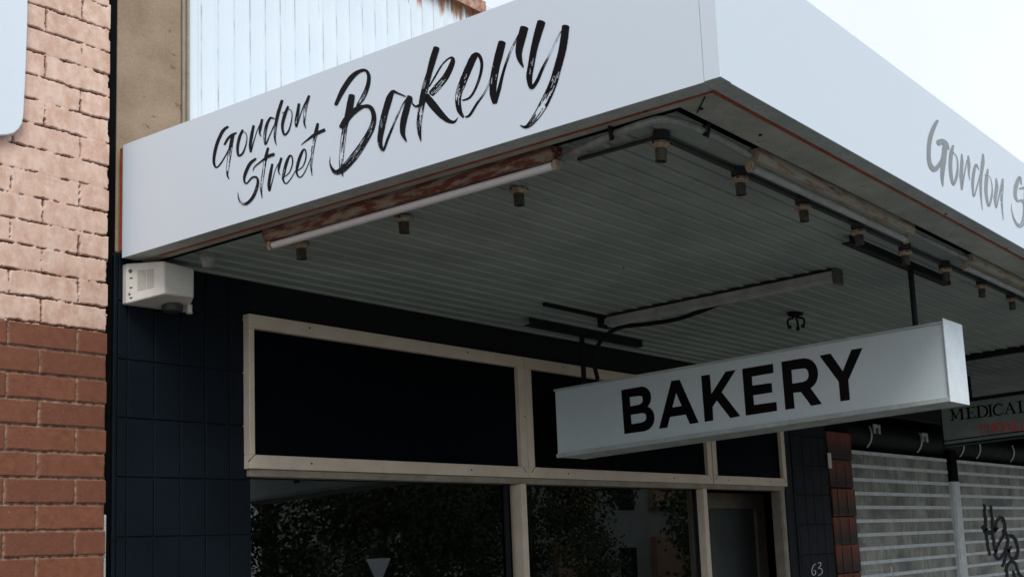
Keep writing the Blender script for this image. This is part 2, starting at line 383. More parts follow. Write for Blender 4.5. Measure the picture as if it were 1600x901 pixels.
# ribbed cladding
g = MB(); prof = []
x = XP1 + .028; PR = .0746; xe = 4.63; x = 3.0167 - PR
prof.append((XP1 + .028, 0))
while x < xe:
    if x > XP1 + .03: prof += [(x - .010, 0), (x - .005, -.009), (x + .004, -.009), (x + .0055, .004), (x + .007, .004), (x + .008, 0)]
    x += PR
prof.append((xe, 0))
vs = [(a, YW + .012 + b, z) for a, b in prof for z in (2.95, 4.655)]
g.add(vs, [[2 * i, 2 * i + 2, 2 * i + 3, 2 * i + 1] for i in range(len(prof) - 1)])
M['clad'] = mat('painted_cladding', (.69, .77, .84), .45, var=(.73, .80, .86), vscale=3, dirt=((.30, .34, .35), 24, .745), fine=0)
def rusty(m_):
    T = m_.node_tree; n = T.nodes.new; l = T.links.new; p = [x for x in T.nodes if x.type == 'BSDF_PRINCIPLED'][0]
    src = p.inputs['Base Color'].links[0].from_socket
    geo = n('ShaderNodeNewGeometry'); sx = n('ShaderNodeSeparateXYZ'); l(geo.outputs['Position'], sx.inputs[0])
    mp = n('ShaderNodeMapping'); mp.inputs['Scale'].default_value = (1, 1, .06); l(geo.outputs['Position'], mp.inputs[0])
    a = n('ShaderNodeTexNoise'); a.inputs['Scale'].default_value = 34; a.inputs['Detail'].default_value = 4; l(mp.outputs[0], a.inputs['Vector'])
    zr = n('ShaderNodeMapRange'); zr.inputs[1].default_value = 4.44; zr.inputs[2].default_value = 4.64; l(sx.outputs[2], zr.inputs[0])
    xr = n('ShaderNodeMapRange'); xr.inputs[1].default_value = 3.9; xr.inputs[2].default_value = 4.4; l(sx.outputs[0], xr.inputs[0])
    m1 = n('ShaderNodeMath'); m1.operation = 'MULTIPLY'; l(zr.outputs[0], m1.inputs[0]); l(xr.outputs[0], m1.inputs[1])
    m2 = n('ShaderNodeMath'); m2.operation = 'MULTIPLY_ADD'; l(m1.outputs[0], m2.inputs[0]); m2.inputs[1].default_value = .42; l(a.outputs['Fac'], m2.inputs[2])
    r = n('ShaderNodeMapRange'); r.inputs[1].default_value = .70; r.inputs[2].default_value = .80; l(m2.outputs[0], r.inputs[0])
    x = n('ShaderNodeMix'); x.data_type = 'RGBA'; l(r.outputs[0], x.inputs[0]); l(src, x.inputs[6]); x.inputs[7].default_value = (.42, .20, .11, 1)
    # grime that has settled along the laps of the sheets
    mo = n('ShaderNodeMath'); mo.operation = 'ADD'; l(sx.outputs[0], mo.inputs[0]); mo.inputs[1].default_value = -3.0167 + PR * 60 - .007
    md = n('ShaderNodeMath'); md.operation = 'PINGPONG'; l(mo.outputs[0], md.inputs[0]); md.inputs[1].default_value = PR / 2
    ln = n('ShaderNodeMapRange'); ln.inputs[1].default_value = .0075; ln.inputs[2].default_value = .002; l(md.outputs[0], ln.inputs[0])
    b = n('ShaderNodeTexNoise'); b.inputs['Scale'].default_value = 9; b.inputs['Detail'].default_value = 6; l(geo.outputs['Position'], b.inputs['Vector'])
    br = n('ShaderNodeMapRange'); br.inputs[1].default_value = .44; br.inputs[2].default_value = .60; br.inputs[3].default_value = .15; l(b.outputs['Fac'], br.inputs[0])
    m3 = n('ShaderNodeMath'); m3.operation = 'MULTIPLY'; l(ln.outputs[0], m3.inputs[0]); l(br.outputs[0], m3.inputs[1])
    y = n('ShaderNodeMix'); y.data_type = 'RGBA'; l(m3.outputs[0], y.inputs[0]); l(x.outputs[2], y.inputs[6]); y.inputs[7].default_value = (.22, .25, .27, 1)
    l(y.outputs[2], p.inputs['Base Color'])
rusty(M['clad'])
g.build('parapet_cladding', M['clad'], SH)
g = MB(); g.box(XP1 + .03, YW - .03, 4.645, 4.628, YW + .2, 4.69); g.box(XP1 + .03, YW - .034, 4.615, 4.628, YW - .028, 4.688)
g.build('parapet_capping', M['rust'], SH, bevel=.004)
g = MB(); g.box(4.632, YW - .02, 2.95, 20, YW + .35, 4.69)
g.build('parapet_end', M['clad2'], SH, bevel=.01)
# hidden bulk
g = MB(); g.box(XP0 + .01, .62, 0, 20, .75, 4.6); g.box(2.94, YW + .03, 2.93, 20, .62, 4.6); g.box(8.45, .58, 0, 20, .615, 2.93)
g.build('back_wall', M['dark'], SH)
# gap beside the pier
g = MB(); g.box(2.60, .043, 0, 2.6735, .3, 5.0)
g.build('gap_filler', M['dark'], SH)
g = MB()
g.box(2.6235, .012, .6, 2.634, .06, 1.98); g.box(2.6245, .02, 2.0, 2.63, .06, 2.12)
g.build('mortar_fillet', M['trim'], SH, bevel=.003)

# navy tiles
def tiles(g, x0, x1, z0, z1, xo, zo, pw=.1035, ph=.2165, y=YW, j=.0022):
    i0 = math.floor((x0 - xo) / pw); k0 = math.floor((z0 - zo) / ph)
    i = i0
    while xo + i * pw < x1 - .004:
        k = k0
        while zo + k * ph < z1 - .004:
            a, b = max(xo + i * pw, x0) + j, min(xo + (i + 1) * pw, x1) - j
            c, d = max(zo + k * ph, z0) + j, min(zo + (k + 1) * ph, z1) - j
            if b - a > .004 and d - c > .004: g.box(a, y - .008 + random.uniform(-.0009, .0009), c, b, y, d)
            k += 1
        i += 1
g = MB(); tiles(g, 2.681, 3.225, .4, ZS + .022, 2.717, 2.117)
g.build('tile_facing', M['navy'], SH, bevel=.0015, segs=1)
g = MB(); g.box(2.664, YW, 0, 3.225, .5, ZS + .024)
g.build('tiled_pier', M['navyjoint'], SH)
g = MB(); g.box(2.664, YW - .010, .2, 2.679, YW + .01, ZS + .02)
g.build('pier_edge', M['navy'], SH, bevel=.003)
g = MB(); g.box(3.20, YW, 2.787, 7.45, .45, ZS + .024)
g.build('header', M['black'], SH)
# right pier
xa, xb = 7.46, 8.10
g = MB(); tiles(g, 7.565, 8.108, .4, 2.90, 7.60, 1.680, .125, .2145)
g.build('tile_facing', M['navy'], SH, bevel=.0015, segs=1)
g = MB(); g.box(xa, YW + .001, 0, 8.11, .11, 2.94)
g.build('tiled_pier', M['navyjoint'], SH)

# ---- shop window
FR = 'window_frame'
WZ0, WZ1 = 2.162, 2.787
def strip(g, x0, z0, x1, z1, y0=-.004, y1=.05): g.box(x0, y0, z0, x1, y1, z1)
WIN = MB(); tops = 2.787
xm1, xm2 = 4.815, 6.435                           # joints between the three transom sashes
def Xp(px, py, y=0): return on(1, y, px, py).x
def Zp(px, py, y=0): return on(1, y, px, py).z
def sash(xl, xr, name):
    g = MB(); fw = .048; fl = .024 if xl < 3.3 else fw; zb, zt = WZ0 - .002, 2.787
    zi0, zi1 = zb + .055, zt - .058
    strip(g, xl, zi1, xr, zt); strip(g, xl, zb, xr, zi0)
    strip(g, xl, zi0 + .0005, xl + fl, zi1 - .0005, -.0035); strip(g, xr - fw, zi0 + .0005, xr, zi1 - .0005, -.0035)
    o = g.build('transom_frame', M['frame'], SH, bevel=.002)
    spots = [(xl + (xr - xl) * t_, zc) for t_ in (.18, .75) for zc in (zb + .028, zt - .022)] + [(xr - .012, (zb + zt) / 2)]
    for cx, cz in spots:
        h = MB(); h.tube([(cx, -.0036, cz), (cx, -.0056, cz)], .0042, 8); h.build('screw', M['black'], o)
    for sx, dx in ((xl + fl, -1), (xr - fw, 1)):          # open mitre joints at the lower corners
        h = MB(); h.add([(sx, -.0046, zi0), (sx + dx * .03, -.0046, zi0 - .03), (sx + dx * .0335, -.0046, zi0 - .0275), (sx + dx * .0025, -.0046, zi0 + .0005)], [(0, 1, 2, 3)])
        h.build('mitre_joint', M['black'], o)
    p = MB(); p.box(xl + fl - .004, .022, zi0 - .004, xr - fw + .004, .03, zi1 + .004)
    p.build('transom_pane', M['transom_glass'], SH)
sash(3.194, 4.7935, 'a')
sash(4.7965, 6.4865, 'b')
sash(6.4965, 7.418, 'c')
# thin rail under the sashes and lower mullions
g = MB(); g.box(3.205, .012, 2.130, 7.40, .06, WZ0 - .003)
g.build('transom_rail', M['frame_dark'], SH, bevel=.002)
def mullion(pxl, pxm, pxr, y0, name='mullion'):
    xr = Xp(pxr, y0, -.002); xm = Xp(pxm, y0, -.002)
    g = MB(); depth = .075
    g.box(xm, -.002, 0.3, xr, depth, 2.1285)
    g.build('mullion', M['frame'], SH, bevel=.002)
    return xm, xr
mullion(801.5, 813.5, 821.8, 745); mullion(1089, 1098, 1104, 756)
g = MB(); xr_ = Xp(1218, 756, 0); g.box(xr_, .0, .3, xr_ + .06, .075, 2.1285); g.box(xr_ + .012, -.004, .3, xr_ + .045, -.0005, 2.1285)
g.build('mullion', M['frame_dark'], SH, bevel=.002)
# shop panes
YG = .062
for a, b in ((3.21, 4.70), (4.78, 6.40)):
    p = MB(); p.box(a, YG, .3, b, YG + .008, 2.135); p.build('shop_pane', M['glass'], SH)
g = MB(); g.box(3.19, .055, .0, 7.46, .30, .3)
g.build('stall_riser', M['navy'], SH)
for a in (4.667, 6.352):
    g = MB(); g.box(a, .050, .3, a + .03, .058, 2.13); g.build('glazing_gasket', M['black'], SH)
# room behind
g = MB()
g.box(3.2, 3.2, 0, 9.0, 3.3, 2.6); g.box(3.1, .62, 0, 3.2, 3.3, 2.6); g.box(9.0, .62, 0, 9.1, 3.3, 2.6)
g.box(3.1, .31, 2.6, 9.1, 3.3, 2.7)
g.build('shop_room', M['room'], SH)
# recessed door seen through the right bay
g = MB(); YD = .5
xl, xr, zt = 6.9, Xp(1195, 800, YD), Zp(1150, 770, YD)
fwd = xr - Xp(1181, 800, YD)
g.box(xl, YD, 0, xl + .08, YD + .05, zt); g.box(xr - fwd, YD, 0, xr, YD + .05, zt); g.box(xl + .081, YD, zt - .11, xr - fwd - .001, YD + .05, zt)
g.box(xl + .081, YD, 0, xr - fwd - .001, YD + .05, .2)
dr = g.build('shop_door', M['frame_dark'], SH, bevel=.003)
g = MB(); g.box(xl + .08, YD + .02, .2, xr - fwd, YD + .03, zt - .11)
g.build('door_panel', M['door'], dr)
g = MB(); g.tube([(xl + .12, YD, .95), (xl + .12, YD - .05, .95), (xl + .12, YD - .05, 1.25), (xl + .12, YD, 1.25)], .01)
g.build('handle', M['alu'], dr)

# ------------------------------------------------------------------ brush lettering
def px_to(ax, val, org, sc):
    return lambda x, y: on(ax, val, org[0] + x / sc, org[1] + y / sc)

LAY = [0]
def stroke(g, pts, conv, n3, wscale=1.0, seed=0, bristles=8, minw=0, step=5):
    """pts: (x, y, width[, dry]) in the tracing's units; laid on its plane as parallel bristle ribbons with dry gaps"""
    P = []
    for q in pts: P.append((q[0], q[1], max(q[2] * wscale, minw), q[3] if len(q) > 3 else 0.0))
    # Catmull-Rom
    out = []
    for i in range(len(P) - 1):
        p0 = P[max(i - 1, 0)]; p1 = P[i]; p2 = P[i + 1]; p3 = P[min(i + 2, len(P) - 1)]
        ln = math.hypot(p2[0] - p1[0], p2[1] - p1[1]); k = max(3, int(ln / step))
        for j in range(k):
            t = j / k; v = []
            for c in range(4):
                if c < 2: v.append(.5 * (2 * p1[c] + (p2[c] - p0[c]) * t + (2 * p0[c] - 5 * p1[c] + 4 * p2[c] - p3[c]) * t * t + (3 * p1[c] - p0[c] - 3 * p2[c] + p3[c]) * t ** 3))
                else: v.append(p1[c] + (p2[c] - p1[c]) * t)
            out.append(v)
    out.append(list(P[-1]))
    LAY[0] = (LAY[0] + 1) % 14
    rng = random.Random(seed * 77 + len(pts)); nb = bristles
    n = len(out); nor = []
    for i in range(n):
        a = out[max(i - 1, 0)]; b = out[min(i + 1, n - 1)]; dx, dy = b[0] - a[0], b[1] - a[1]; L_ = math.hypot(dx, dy) or 1
        nor.append((-dy / L_, dx / L_))
    # ragged edges
    ph = rng.uniform(0, 9)
    def edge(i, s_):
        return 1 + .05 * noise.noise(Vector((i * .35, s_ * 7 + ph, 0))) + .05 * noise.noise(Vector((i * 1.1, s_ * 3 + ph, 5)))
    off = n3 * (.0005 + .0001 * LAY[0])
    def quad(i, u0, u1, i2, round_=True):
        vv = []
        for ii, u in ((i, u0), (i, u1), (i2, u1), (i2, u0)):
            x, y, ww, dr = out[ii]; h = ww / 2 * edge(ii, 1 if u > 0 else -1)
            # rounded ends
            e = min(ii, n - 1 - ii); 
            vv.append(conv(x + nor[ii][0] * u * h, y + nor[ii][1] * u * h) + off)
        g.add(vv, [(0, 1, 2, 3)])
    # round caps: a few extra fans
    for end, i in ((0, 0), (1, n - 1)):
        x, y, ww, dr = out[i]; h = ww / 2
        if h < 3: continue
        tx, ty = (nor[i][1], -nor[i][0]); sg = -1 if end == 0 else 1
        c = [];
        for k in range(9):
            a = math.pi * k / 8; r1 = h * math.cos(a) * edge(i, 1 if a < 1.57 else -1); r2 = h * .45 * math.sin(a) * sg
            c.append(conv(x + nor[i][0] * r1 + tx * r2, y + nor[i][1] * r1 + ty * r2) + off)
        g.add(c, [list(range(9))])
    anydry = any(o[3] > .05 for o in out)
    if not anydry:
        for i in range(n - 1): quad(i, -1, 1, i + 1)
        return
    for b in range(nb):
        u0 = -1 + 2 * b / nb; u1 = -1 + 2 * (b + 1) / nb + .01
        sd_ = rng.uniform(0, 50); edgeb = b in (0, nb - 1)
        for i in range(n - 1):
            d = out[i][3]
            v = noise.noise(Vector((i * .05 + sd_, b * 3.1 + seed, 0))) * .5 + .5 + .15 * noise.noise(Vector((i * .4, b * 5.3, seed)))
            if d > 0 and not edgeb and v < .22 + d * .5: continue
            if d > 0 and edgeb and v < .1 + d * .22: continue
            uu0, uu1 = u0, u1
            if d > 0 and not edgeb:
                k = .55 + .45 * v; mid = (u0 + u1) / 2; uu0 = mid - (mid - u0) * min(1, k + .35); uu1 = mid + (u1 - mid) * min(1, k + .35)
            quad(i, uu0, uu1, i + 1)

D = .55
def dry(l, rng_, d=D):
    return [tuple(p) + ((d,) if rng_[0] <= i <= rng_[1] else (0,)) for i, p in enumerate(l)]

GORDON = [
 [(165,262,16),(130,290,24),(95,360,24),(72,440,24),(65,510,20),(80,548,12),(110,525,12,.3),(150,460,10,.3),(185,390,8)],
 [(140,388,16),(165,345,18),(195,320,22),(225,305,10)],
 [(200,315,24),(184,400,28),(172,480,26,.6),(162,560,20,.6),(160,600,14),(172,632,5)],
 [(268,285,16),(245,340,22),(232,410,20),(240,465,16),(270,445,14),(293,380,9,.2),(297,330,6),(280,300,5),(240,325,5)],
 [(345,255,18),(332,320,24),(322,390,22,.3),(325,438,12),(345,370,8),(370,290,6),(400,225,8)],
 [(405,212,18),(393,270,22),(388,310,12),(400,332,4)],
 [(495,208,5),(462,202,16),(435,260,22),(424,330,20,.35),(430,385,12),(460,320,8),(500,230,8)],
 [(546,78,20),(520,160,24),(503,240,22),(495,320,16,.55),(498,365,10),(508,392,3)],
 [(588,120,16),(562,190,24),(548,260,20,.2),(562,318,14),(592,290,12),(612,220,8),(615,165,6),(595,140,5),(545,170,4)],
 [(665,102,18),(655,170,24),(645,225,22,.2),(648,260,12),(668,200,8),(700,110,6),(735,52,10)],
 [(736,46,18),(715,110,24,.7),(705,180,20,.7),(703,240,12),(716,275,3)]]
STREET = [
 [(362,487,14),(322,520,22),(288,590,22),(280,640,14),(297,660,9),(335,620,12),(368,620,14),(375,665,20,.2),(345,750,22,.35),(300,800,20,.35),(265,800,16,.55),(242,770,8),(235,725,3)],
 [(343,572,5),(352,545,8),(400,505,10),(450,470,22),(490,456,22)],
 [(446,412,18),(432,470,24),(420,540,20,.6),(408,620,20,.75),(398,700,16,.6),(405,768,4)],
 [(476,525,16),(462,600,24),(452,670,22,.2),(457,712,12),(475,650,8),(500,560,6),(538,490,7)],
 [(540,483,18),(524,540,20),(521,580,10),(532,602,4)],
 [(560,615,7),(595,585,8),(617,530,10),(617,480,10),(600,466,14),(578,510,22),(560,580,22,.3),(552,630,15),(572,662,9),(605,630,8),(640,570,5)],
 [(655,570,7),(692,540,8),(712,485,10),(712,435,10),(697,423,14),(675,465,22),(655,530,22,.3),(648,585,15),(668,618,9),(700,590,8),(740,500,6),(760,440,4)],
 [(797,240,18),(785,300,28),(770,370,22,.6),(758,450,20,.8),(750,530,16,.6),(757,608,3)],
 [(680,390,4),(730,350,14),(780,315,24),(845,285,24)]]
T2 = [
 [(113,333,24),(160,235,36),(220,145,38),(275,100,26),(322,92,18),(345,130,26),(338,200,30),(305,280,34,.6),(262,345,18,.4)],
 [(226,268,44),(215,330,50),(200,400,46),(180,480,34,.6),(165,580,36,.75),(155,680,32,.75),(150,770,26,.5),(164,838,4)],
 [(150,492,32),(185,440,44),(240,380,44),(310,345,24),(360,355,30),(382,420,34),(365,500,42,.35),(310,600,46,.35),(240,700,54,.45),(170,780,46,.35),(120,808,34,.2),(92,790,22),(72,745,8),(73,698,2)],
 [(605,276,8),(545,250,14),(515,242,26),(490,290,46),(460,390,46),(438,490,46,.35),(425,590,36,.2),(447,652,16),(480,570,18),(530,450,14,.6),(580,340,10,.4),(612,290,8)],
 [(632,285,42),(610,370,46),(590,450,46),(585,530,36),(612,594,5)],
 [(620,272,14),(648,282,8),(652,320,8),(680,345,14),(725,318,24)]]
T3 = [
 [(226,82,52),(195,180,54),(165,290,46),(135,400,54,.4),(112,500,54,.1),(95,600,46,.6),(82,700,42,.5),(86,790,28),(98,853,4)],
 [(165,400,10),(210,320,16),(270,220,14,.4),(330,165,14),(358,172,32),(350,220,46),(300,320,54),(235,400,58,.5),(180,460,50,.2)],
 [(135,480,60),(200,560,66),(265,635,56),(325,685,36),(372,692,22),(402,655,3)],
 [(22,548,4),(60,566,12),(120,530,30)],
 [(440,515,12),(500,490,18),(550,410,20,.2),(590,290,24),(598,200,26),(572,140,30),(535,155,56),(490,250,62),(440,370,60,.3),(405,480,52,.5),(412,590,44,.1),(448,655,16)],
 [(465,652,12),(500,635,22),(560,540,20),(640,420,14,.7),(705,240,12,.7)]]
T4 = [
 [(213,222,56),(190,310,60),(168,400,56,.12),(150,500,56,.12),(145,600,50),(155,672,24)],
 [(165,670,20),(190,570,28),(225,430,20),(270,300,16,.75),(335,165,10,.4)],
 [(377,115,62),(357,190,64),(338,280,54),(345,350,36),(372,408,5)],
 [(504,72,62),(478,160,58),(450,270,50),(430,380,48,.25),(415,480,46),(430,555,26),(470,510,26),(510,420,22),(560,320,14,.8),(648,138,8,.5)],
 [(684,104,56),(673,200,58),(655,300,56),(622,420,56),(585,540,60,.55),(520,680,64,.6),(450,790,48,.6),(392,846,24),(345,834,3)]]
T5 = [
 [(116,88,20),(88,140,30),(62,220,32),(52,310,28),(58,400,30),(88,448,36),(122,425,30,.25),(150,370,18,.3),(168,300,14)],
 [(120,252,42),(150,244,42),(180,262,34),(200,300,8)],
 [(172,280,38),(160,400,38),(152,500,26,.3),(156,572,6)],
 [(232,272,14),(218,330,28),(212,420,26),(220,510,22),(236,560,14),(258,500,20),(266,420,10),(255,350,5),(212,312,5)],
 [(297,335,10),(298,400,26),(293,500,28),(298,600,8),(314,500,12),(335,380,8)],
 [(345,350,14),(350,420,24),(350,480,14),(357,532,3)],
 [(425,455,5),(402,415,18),(385,480,24),(378,560,22,.2),(386,650,10),(412,570,12),(437,470,8)],
 [(454,335,12),(453,400,28),(440,500,22),(438,620,18,.2),(450,752,3)],
 [(490,448,12),(480,520,28),(477,620,24),(496,720,14),(518,650,16),(522,580,8),(505,505,4),(465,490,4)],
 [(551,515,10),(556,580,26),(545,660,24),(553,732,8),(572,650,10),(592,550,8)],
 [(600,520,14),(597,590,20,.3),(592,680,18,.6),(605,824,3)],
 [(738,560,10),(725,508,22),(700,570,30),(693,640,24),(710,682,14),(745,680,18),(766,730,28),(756,830,34,.3),(725,868,26,.4),(690,830,14,.3),(668,760,6),(665,700,2)],
 [(722,592,10),(760,585,22),(800,575,28)], [(775,520,14),(772,600,26),(766,720,20,.4),(775,900,6)]]

# ------------------------------------------------------------------ awning
AW = empty('shop_awning', (5.2, 0, 2.9), 'white fascia street awning with ribbed metal underside over the bakery shopfront', 'awning')
XE = 7.70
g = MB(); g.box(XS - .003, YF + .05, ZS, XS + .001, 0.0, ZT)
sf = g.build('side_fascia', M['fascia'], AW)
g = MB(); g.box(XS - .0045, YF - .0045, ZS + .001, XS + .001, YF + .0485, ZT + .002); g.box(XS + .0015, YF - .0045, ZS + .001, XS + .05, YF + .0005, ZT + .002)
g.build('corner_angle', M['fascia'], AW, bevel=.001)
g = MB(); g.box(XS + .051, YF - .003, ZS, 20, YF + .001, ZT)
ff = g.build('front_fascia', M['fascia'], AW)
g = MB(); g.box(XS + .002, -.01, ZT - .03, 20, YF + .002, ZT - .01)
g.build('awning_deck', M['trim'], AW)
# side return, orange edge, border band
g = MB(); g.box(XS + .0015, YF + .062, ZS, XS + .060, .0, ZS + .012)
g.box(XS + .0015, YF + .0015, ZS, 20, YF + .060, ZS + .0125)
g.build('fascia_return', M['trim'], AW, bevel=.001)
g = MB(); g.box(XS + .0605, YF + .074, ZS - .002, XS + .070, -.12, ZS + .02); g.box(XS + .062, YF + .0605, ZS - .002, 20, YF + .0735, ZS + .02)
g.build('orange_edge', M['orange'], AW)
g = MB(); g.box(XS - .002, .001, ZS + .03, XS + .014, .019, ZT - .01)
g.build('orange_edge', M['orange'], AW)
g = MB(); g.box(XS + .0705, YF + .074, ZS + .001, XS + .105, -.0, ZS + .018)
g.box(XS + .1055, YF + .074, ZS + .0015, 20, -2.425, ZS + .0185)
bd = g.build('border_board', M['band'], AW, bevel=.001)
for px, py in ((1096, 171), (1478, 335), (1573, 388), (1188, 212), (1405, 352)):
    g = MB(); q = on(2, ZS - .002, px, py); g.tube([q, q + Vector((0, 0, .01))], .006 if px < 1500 else .004, 8); g.build('screw', M['black'], bd)
g = MB()
q0, q1 = on(2, ZS, 1101, 150), on(2, ZS, 1088, 176)
g.add([q0 + Vector((0, 0, -.001)), q0 + Vector((.006, 0, -.001)), q1 + Vector((.006, 0, -.001)), q1 + Vector((0, 0, -.001))], [(0, 1, 2, 3)])
g.build('board_joint', M['black'], bd)
# ribbed soffit: flat pans with narrow grooves, run parallel to the shopfront
def soffit(x0, x1, name, mm, parent, dz=0.012, pitch=.0895, y0=-2.385, y1=.038, ph=0):
    g = MB(); prof = [(y0, 0)]; y = y0 + .045 + ph
    while y < y1 - .02:
        prof += [(y - .005, 0), (y - .004, .010), (y + .003, .010), (y + .005, .001), (y + .0115, -.0065), (y + .015, -.007), (y + .045, -.001)]; y += pitch
    prof.append((y1, 0))
    g.add([(x, a, ZS + dz + b) for a, b in prof for x in (x0, x1)], [[2 * i, 2 * i + 1, 2 * i + 3, 2 * i + 2] for i in range(len(prof) - 1)])
    return g.build(name, mm, parent)
soffit(XS + .130, XE, 'soffit', M['soffit'], AW)
g = MB(); g.box(XS + .1055, -2.42, ZS + .003, XS + .1295, .0, ZS + .03)
g.build('shadow_gap_strip', M['dark'], AW)
g = MB(); g.box(XS + .1, -2.43, ZS + .04, 20, .03, ZS + .06)
g.build('soffit_backing', M['dark'], AW)
# side lettering
g = MB(); n3 = Vector((-1, 0, 0)); pl = XS - .003; sd_ = 0
for ST, org, sc in ((GORDON, (320, 140), 4.505), (STREET, (320, 140), 4.505), (T2, (500, 90), 4.505), (T3, (640, 60), 5.3), (T4, (740, 20), 4.742)):
    cv = px_to(0, pl, org, sc)
    for s_ in ST:
        sd_ += 1; stroke(g, s_, cv, n3, seed=sd_, bristles=10 if max(q[2] for q in s_) > 30 else 6)
g.build('brush_lettering', M['vinyl'], sf)
g = MB(); n3 = Vector((0, -1, 0)); cv = px_to(1, YF - .003, (1440, 170), 4.742)
for s_ in T5:
    sd_ += 1; stroke(g, s_, cv, n3, seed=sd_, bristles=6)
g.build('brush_lettering', M['glare_vinyl'], ff)

# neighbouring awning beyond the divider
NA = empty('neighbouring_awning', (10, 0, 2.9), 'dull ribbed metal underside of the next shop awning behind the medical sign', 'awning')
soffit(XE + .042, 20, 'soffit', M['soffit2'], NA, pitch=.076)
g = MB(); g.box(XE + .002, -2.42, ZS - .03, XE + .04, .03, ZS + .03)
g.build('divider_beam', M['black'], NA)

# ------------------------------------------------------------------ fluorescent battens
def batten_y(x, y0, y1, label, matb, rust=True):
    t = empty('fluorescent_light', (x, (y0 + y1) / 2, ZS), label, 'light', 'bare fluorescent battens under the awning')
    g = MB(); zt = ZS + .009
    prof = [(x - .026, zt), (x - .026, zt - .030), (x - .016, zt - .046), (x + .016, zt - .046), (x + .026, zt - .030), (x + .026, zt)]
    g.prism_y(prof, y0, y1); g.build('batten_body', matb, t, bevel=.0015)
    xt, zt2 = x + .006, ZS - .050
    g = MB(); g.tube([(xt, y0 + .02, zt2), (xt, y1 - .02, zt2)], .013, 16); g.build('tube', M['tube'], t, smooth=True)
    for y in (y0, y1 - .014):
        g = MB(); g.prism_y([(xt - .012, ZS - .030), (xt + .012, ZS - .030), (xt + .015, zt2), (xt + .009, zt2 - .016), (xt - .009, zt2 - .016), (xt - .015, zt2)], y, y + .014)
        g.build('tube_holder', M['holder'], t, bevel=.002)
    return t
def batten_x(y, x0, x1, label, matb):
    t = empty('fluorescent_light', ((x0 + x1) / 2, y, ZS), label, 'light', 'bare fluorescent battens under the awning')
    g = MB(); zt = ZS + .009
    prof = [(y - .024, zt), (y - .024, zt - .024), (y - .014, zt - .042), (y + .014, zt - .042), (y + .024, zt - .024), (y + .024, zt)]
    g.prism_x(prof, x0, x1); g.build('batten_body', matb, t, bevel=.0015)
    yt, zt2 = y + .022, ZS - .047
    g = MB(); g.tube([(x0 + .02, yt, zt2), (x1 - .02, yt, zt2)], .013, 16); g.build('tube', M['tube2'], t, smooth=True)
    for x in (x0, x1 - .014):
        g = MB(); g.prism_x([(yt - .012, ZS - .028), (yt + .012, ZS - .028), (yt + .015, zt2), (yt + .009, zt2 - .016), (yt - .009, zt2 - .016), (yt - .015, zt2)], x, x + .014)
        g.build('tube_holder', M['holder'], t, bevel=.002)
    return t
batten_y(2.812, -1.945, -.625, 'long rust streaked fluorescent tube light under the side fascia below the lettering', M['rustbat'])
batten_x(-2.392, 3.235, 4.44, 'cream fluorescent tube light under the front fascia, nearest the awning corner', M['batten'])
batten_x(-2.392, 5.07, 6.28, 'cream fluorescent tube light under the front fascia at the right edge of the photo', M['batten'])
# grey batten over the hanging sign, no tube
t = empty('ceiling_batten', (4.87, -1.15, ZS), 'grey fluorescent batten without a tube above the hanging bakery sign', 'light')
g = MB(); g.box(4.852, -1.812, ZS - .028, 4.902, -.49, ZS + .012); g.box(4.846, -1.812, ZS - .034, 4.908, -.49, ZS - .0285)
g.box(4.862, -1.805, ZS - .045, 4.892, -.50, ZS - .0345)
g.build('batten_body', M['greybat'], t, bevel=.002)
g = MB(); g.box(4.822, -1.812, ZS + .001, 4.8515, -.49, ZS + .0045); g.build('painted_shadow_strip', M['black'], t)  # black plate stands in for the shadow line along the batten
g = MB(); g.box(4.835, -1.832, ZS - .062, 4.915, -1.8135, ZS + .012)
g.build('tube_holder', M['socket'], t, bevel=.003)
g = MB(); g.box(4.84, -.489, ZS - .045, 4.92, -.455, ZS + .012)
g.build('tube_holder', M['black'], t, bevel=.003)

# ------------------------------------------------------------------ conduit
t = empty('electrical_conduit', (2.9, -2.35, ZS), 'round grey conduit bending round the front corner under the awning', 'conduit')
def zc(px, py, z): q = on(2, z, px, py); return (q.x, q.y, q.z)
path = [zc(872, 250, ZS - .016), zc(910, 232, ZS - .016), zc(955, 212, ZS - .016), zc(995, 197, ZS - .016), zc(1025, 188, ZS - .016), zc(1042, 186.5, ZS - .016), zc(1060, 190, ZS - .016), zc(1085, 199, ZS - .016), zc(1115, 212, ZS - .016), zc(1145, 228, ZS - .016), zc(1170, 242, ZS - .016)]
g = MB(); g.tube(path, .0125, 14); g.build('pipe', M['pipe'], t, smooth=True)
g = MB(); g.tube([(4.445, -2.385, ZS - .012), (5.065, -2.385, ZS - .012)], .011, 12); g.build('pipe', M['pipe'], t, smooth=True)
g = MB(); g.tube([(2.835, -.66, ZS - .004), (2.835, -.60, ZS - .004)], .012, 12); g.build('pipe', M['pipe'], t, smooth=True)
for a, b in (((953, 204), (957, 216)), ((1108, 198), (1101, 211))):
    p, q = on(2, ZS - .012, *a), on(2, ZS - .030, *b)
    g = MB(); mid = (p + q) / 2
    g.tube([p + Vector((0, 0, .02)), p, mid + Vector((0, 0, -.018)), q, q + Vector((0, 0, .03))], .006, 8); g.build('saddle_clip', M['black'], t, smooth=True)
q = on(2, ZS - .02, 325, 408)
g = MB(); g.lathe(q.x, q.y, [(.028, ZS + .011), (.03, ZS - .012), (.022, ZS - .022), (.018, ZS - .045)], 16)
tag(g.build('ceiling_rose', M['pipe'], smooth=True), 'small grey round ceiling rose above the cream alarm box', 'ceiling rose')
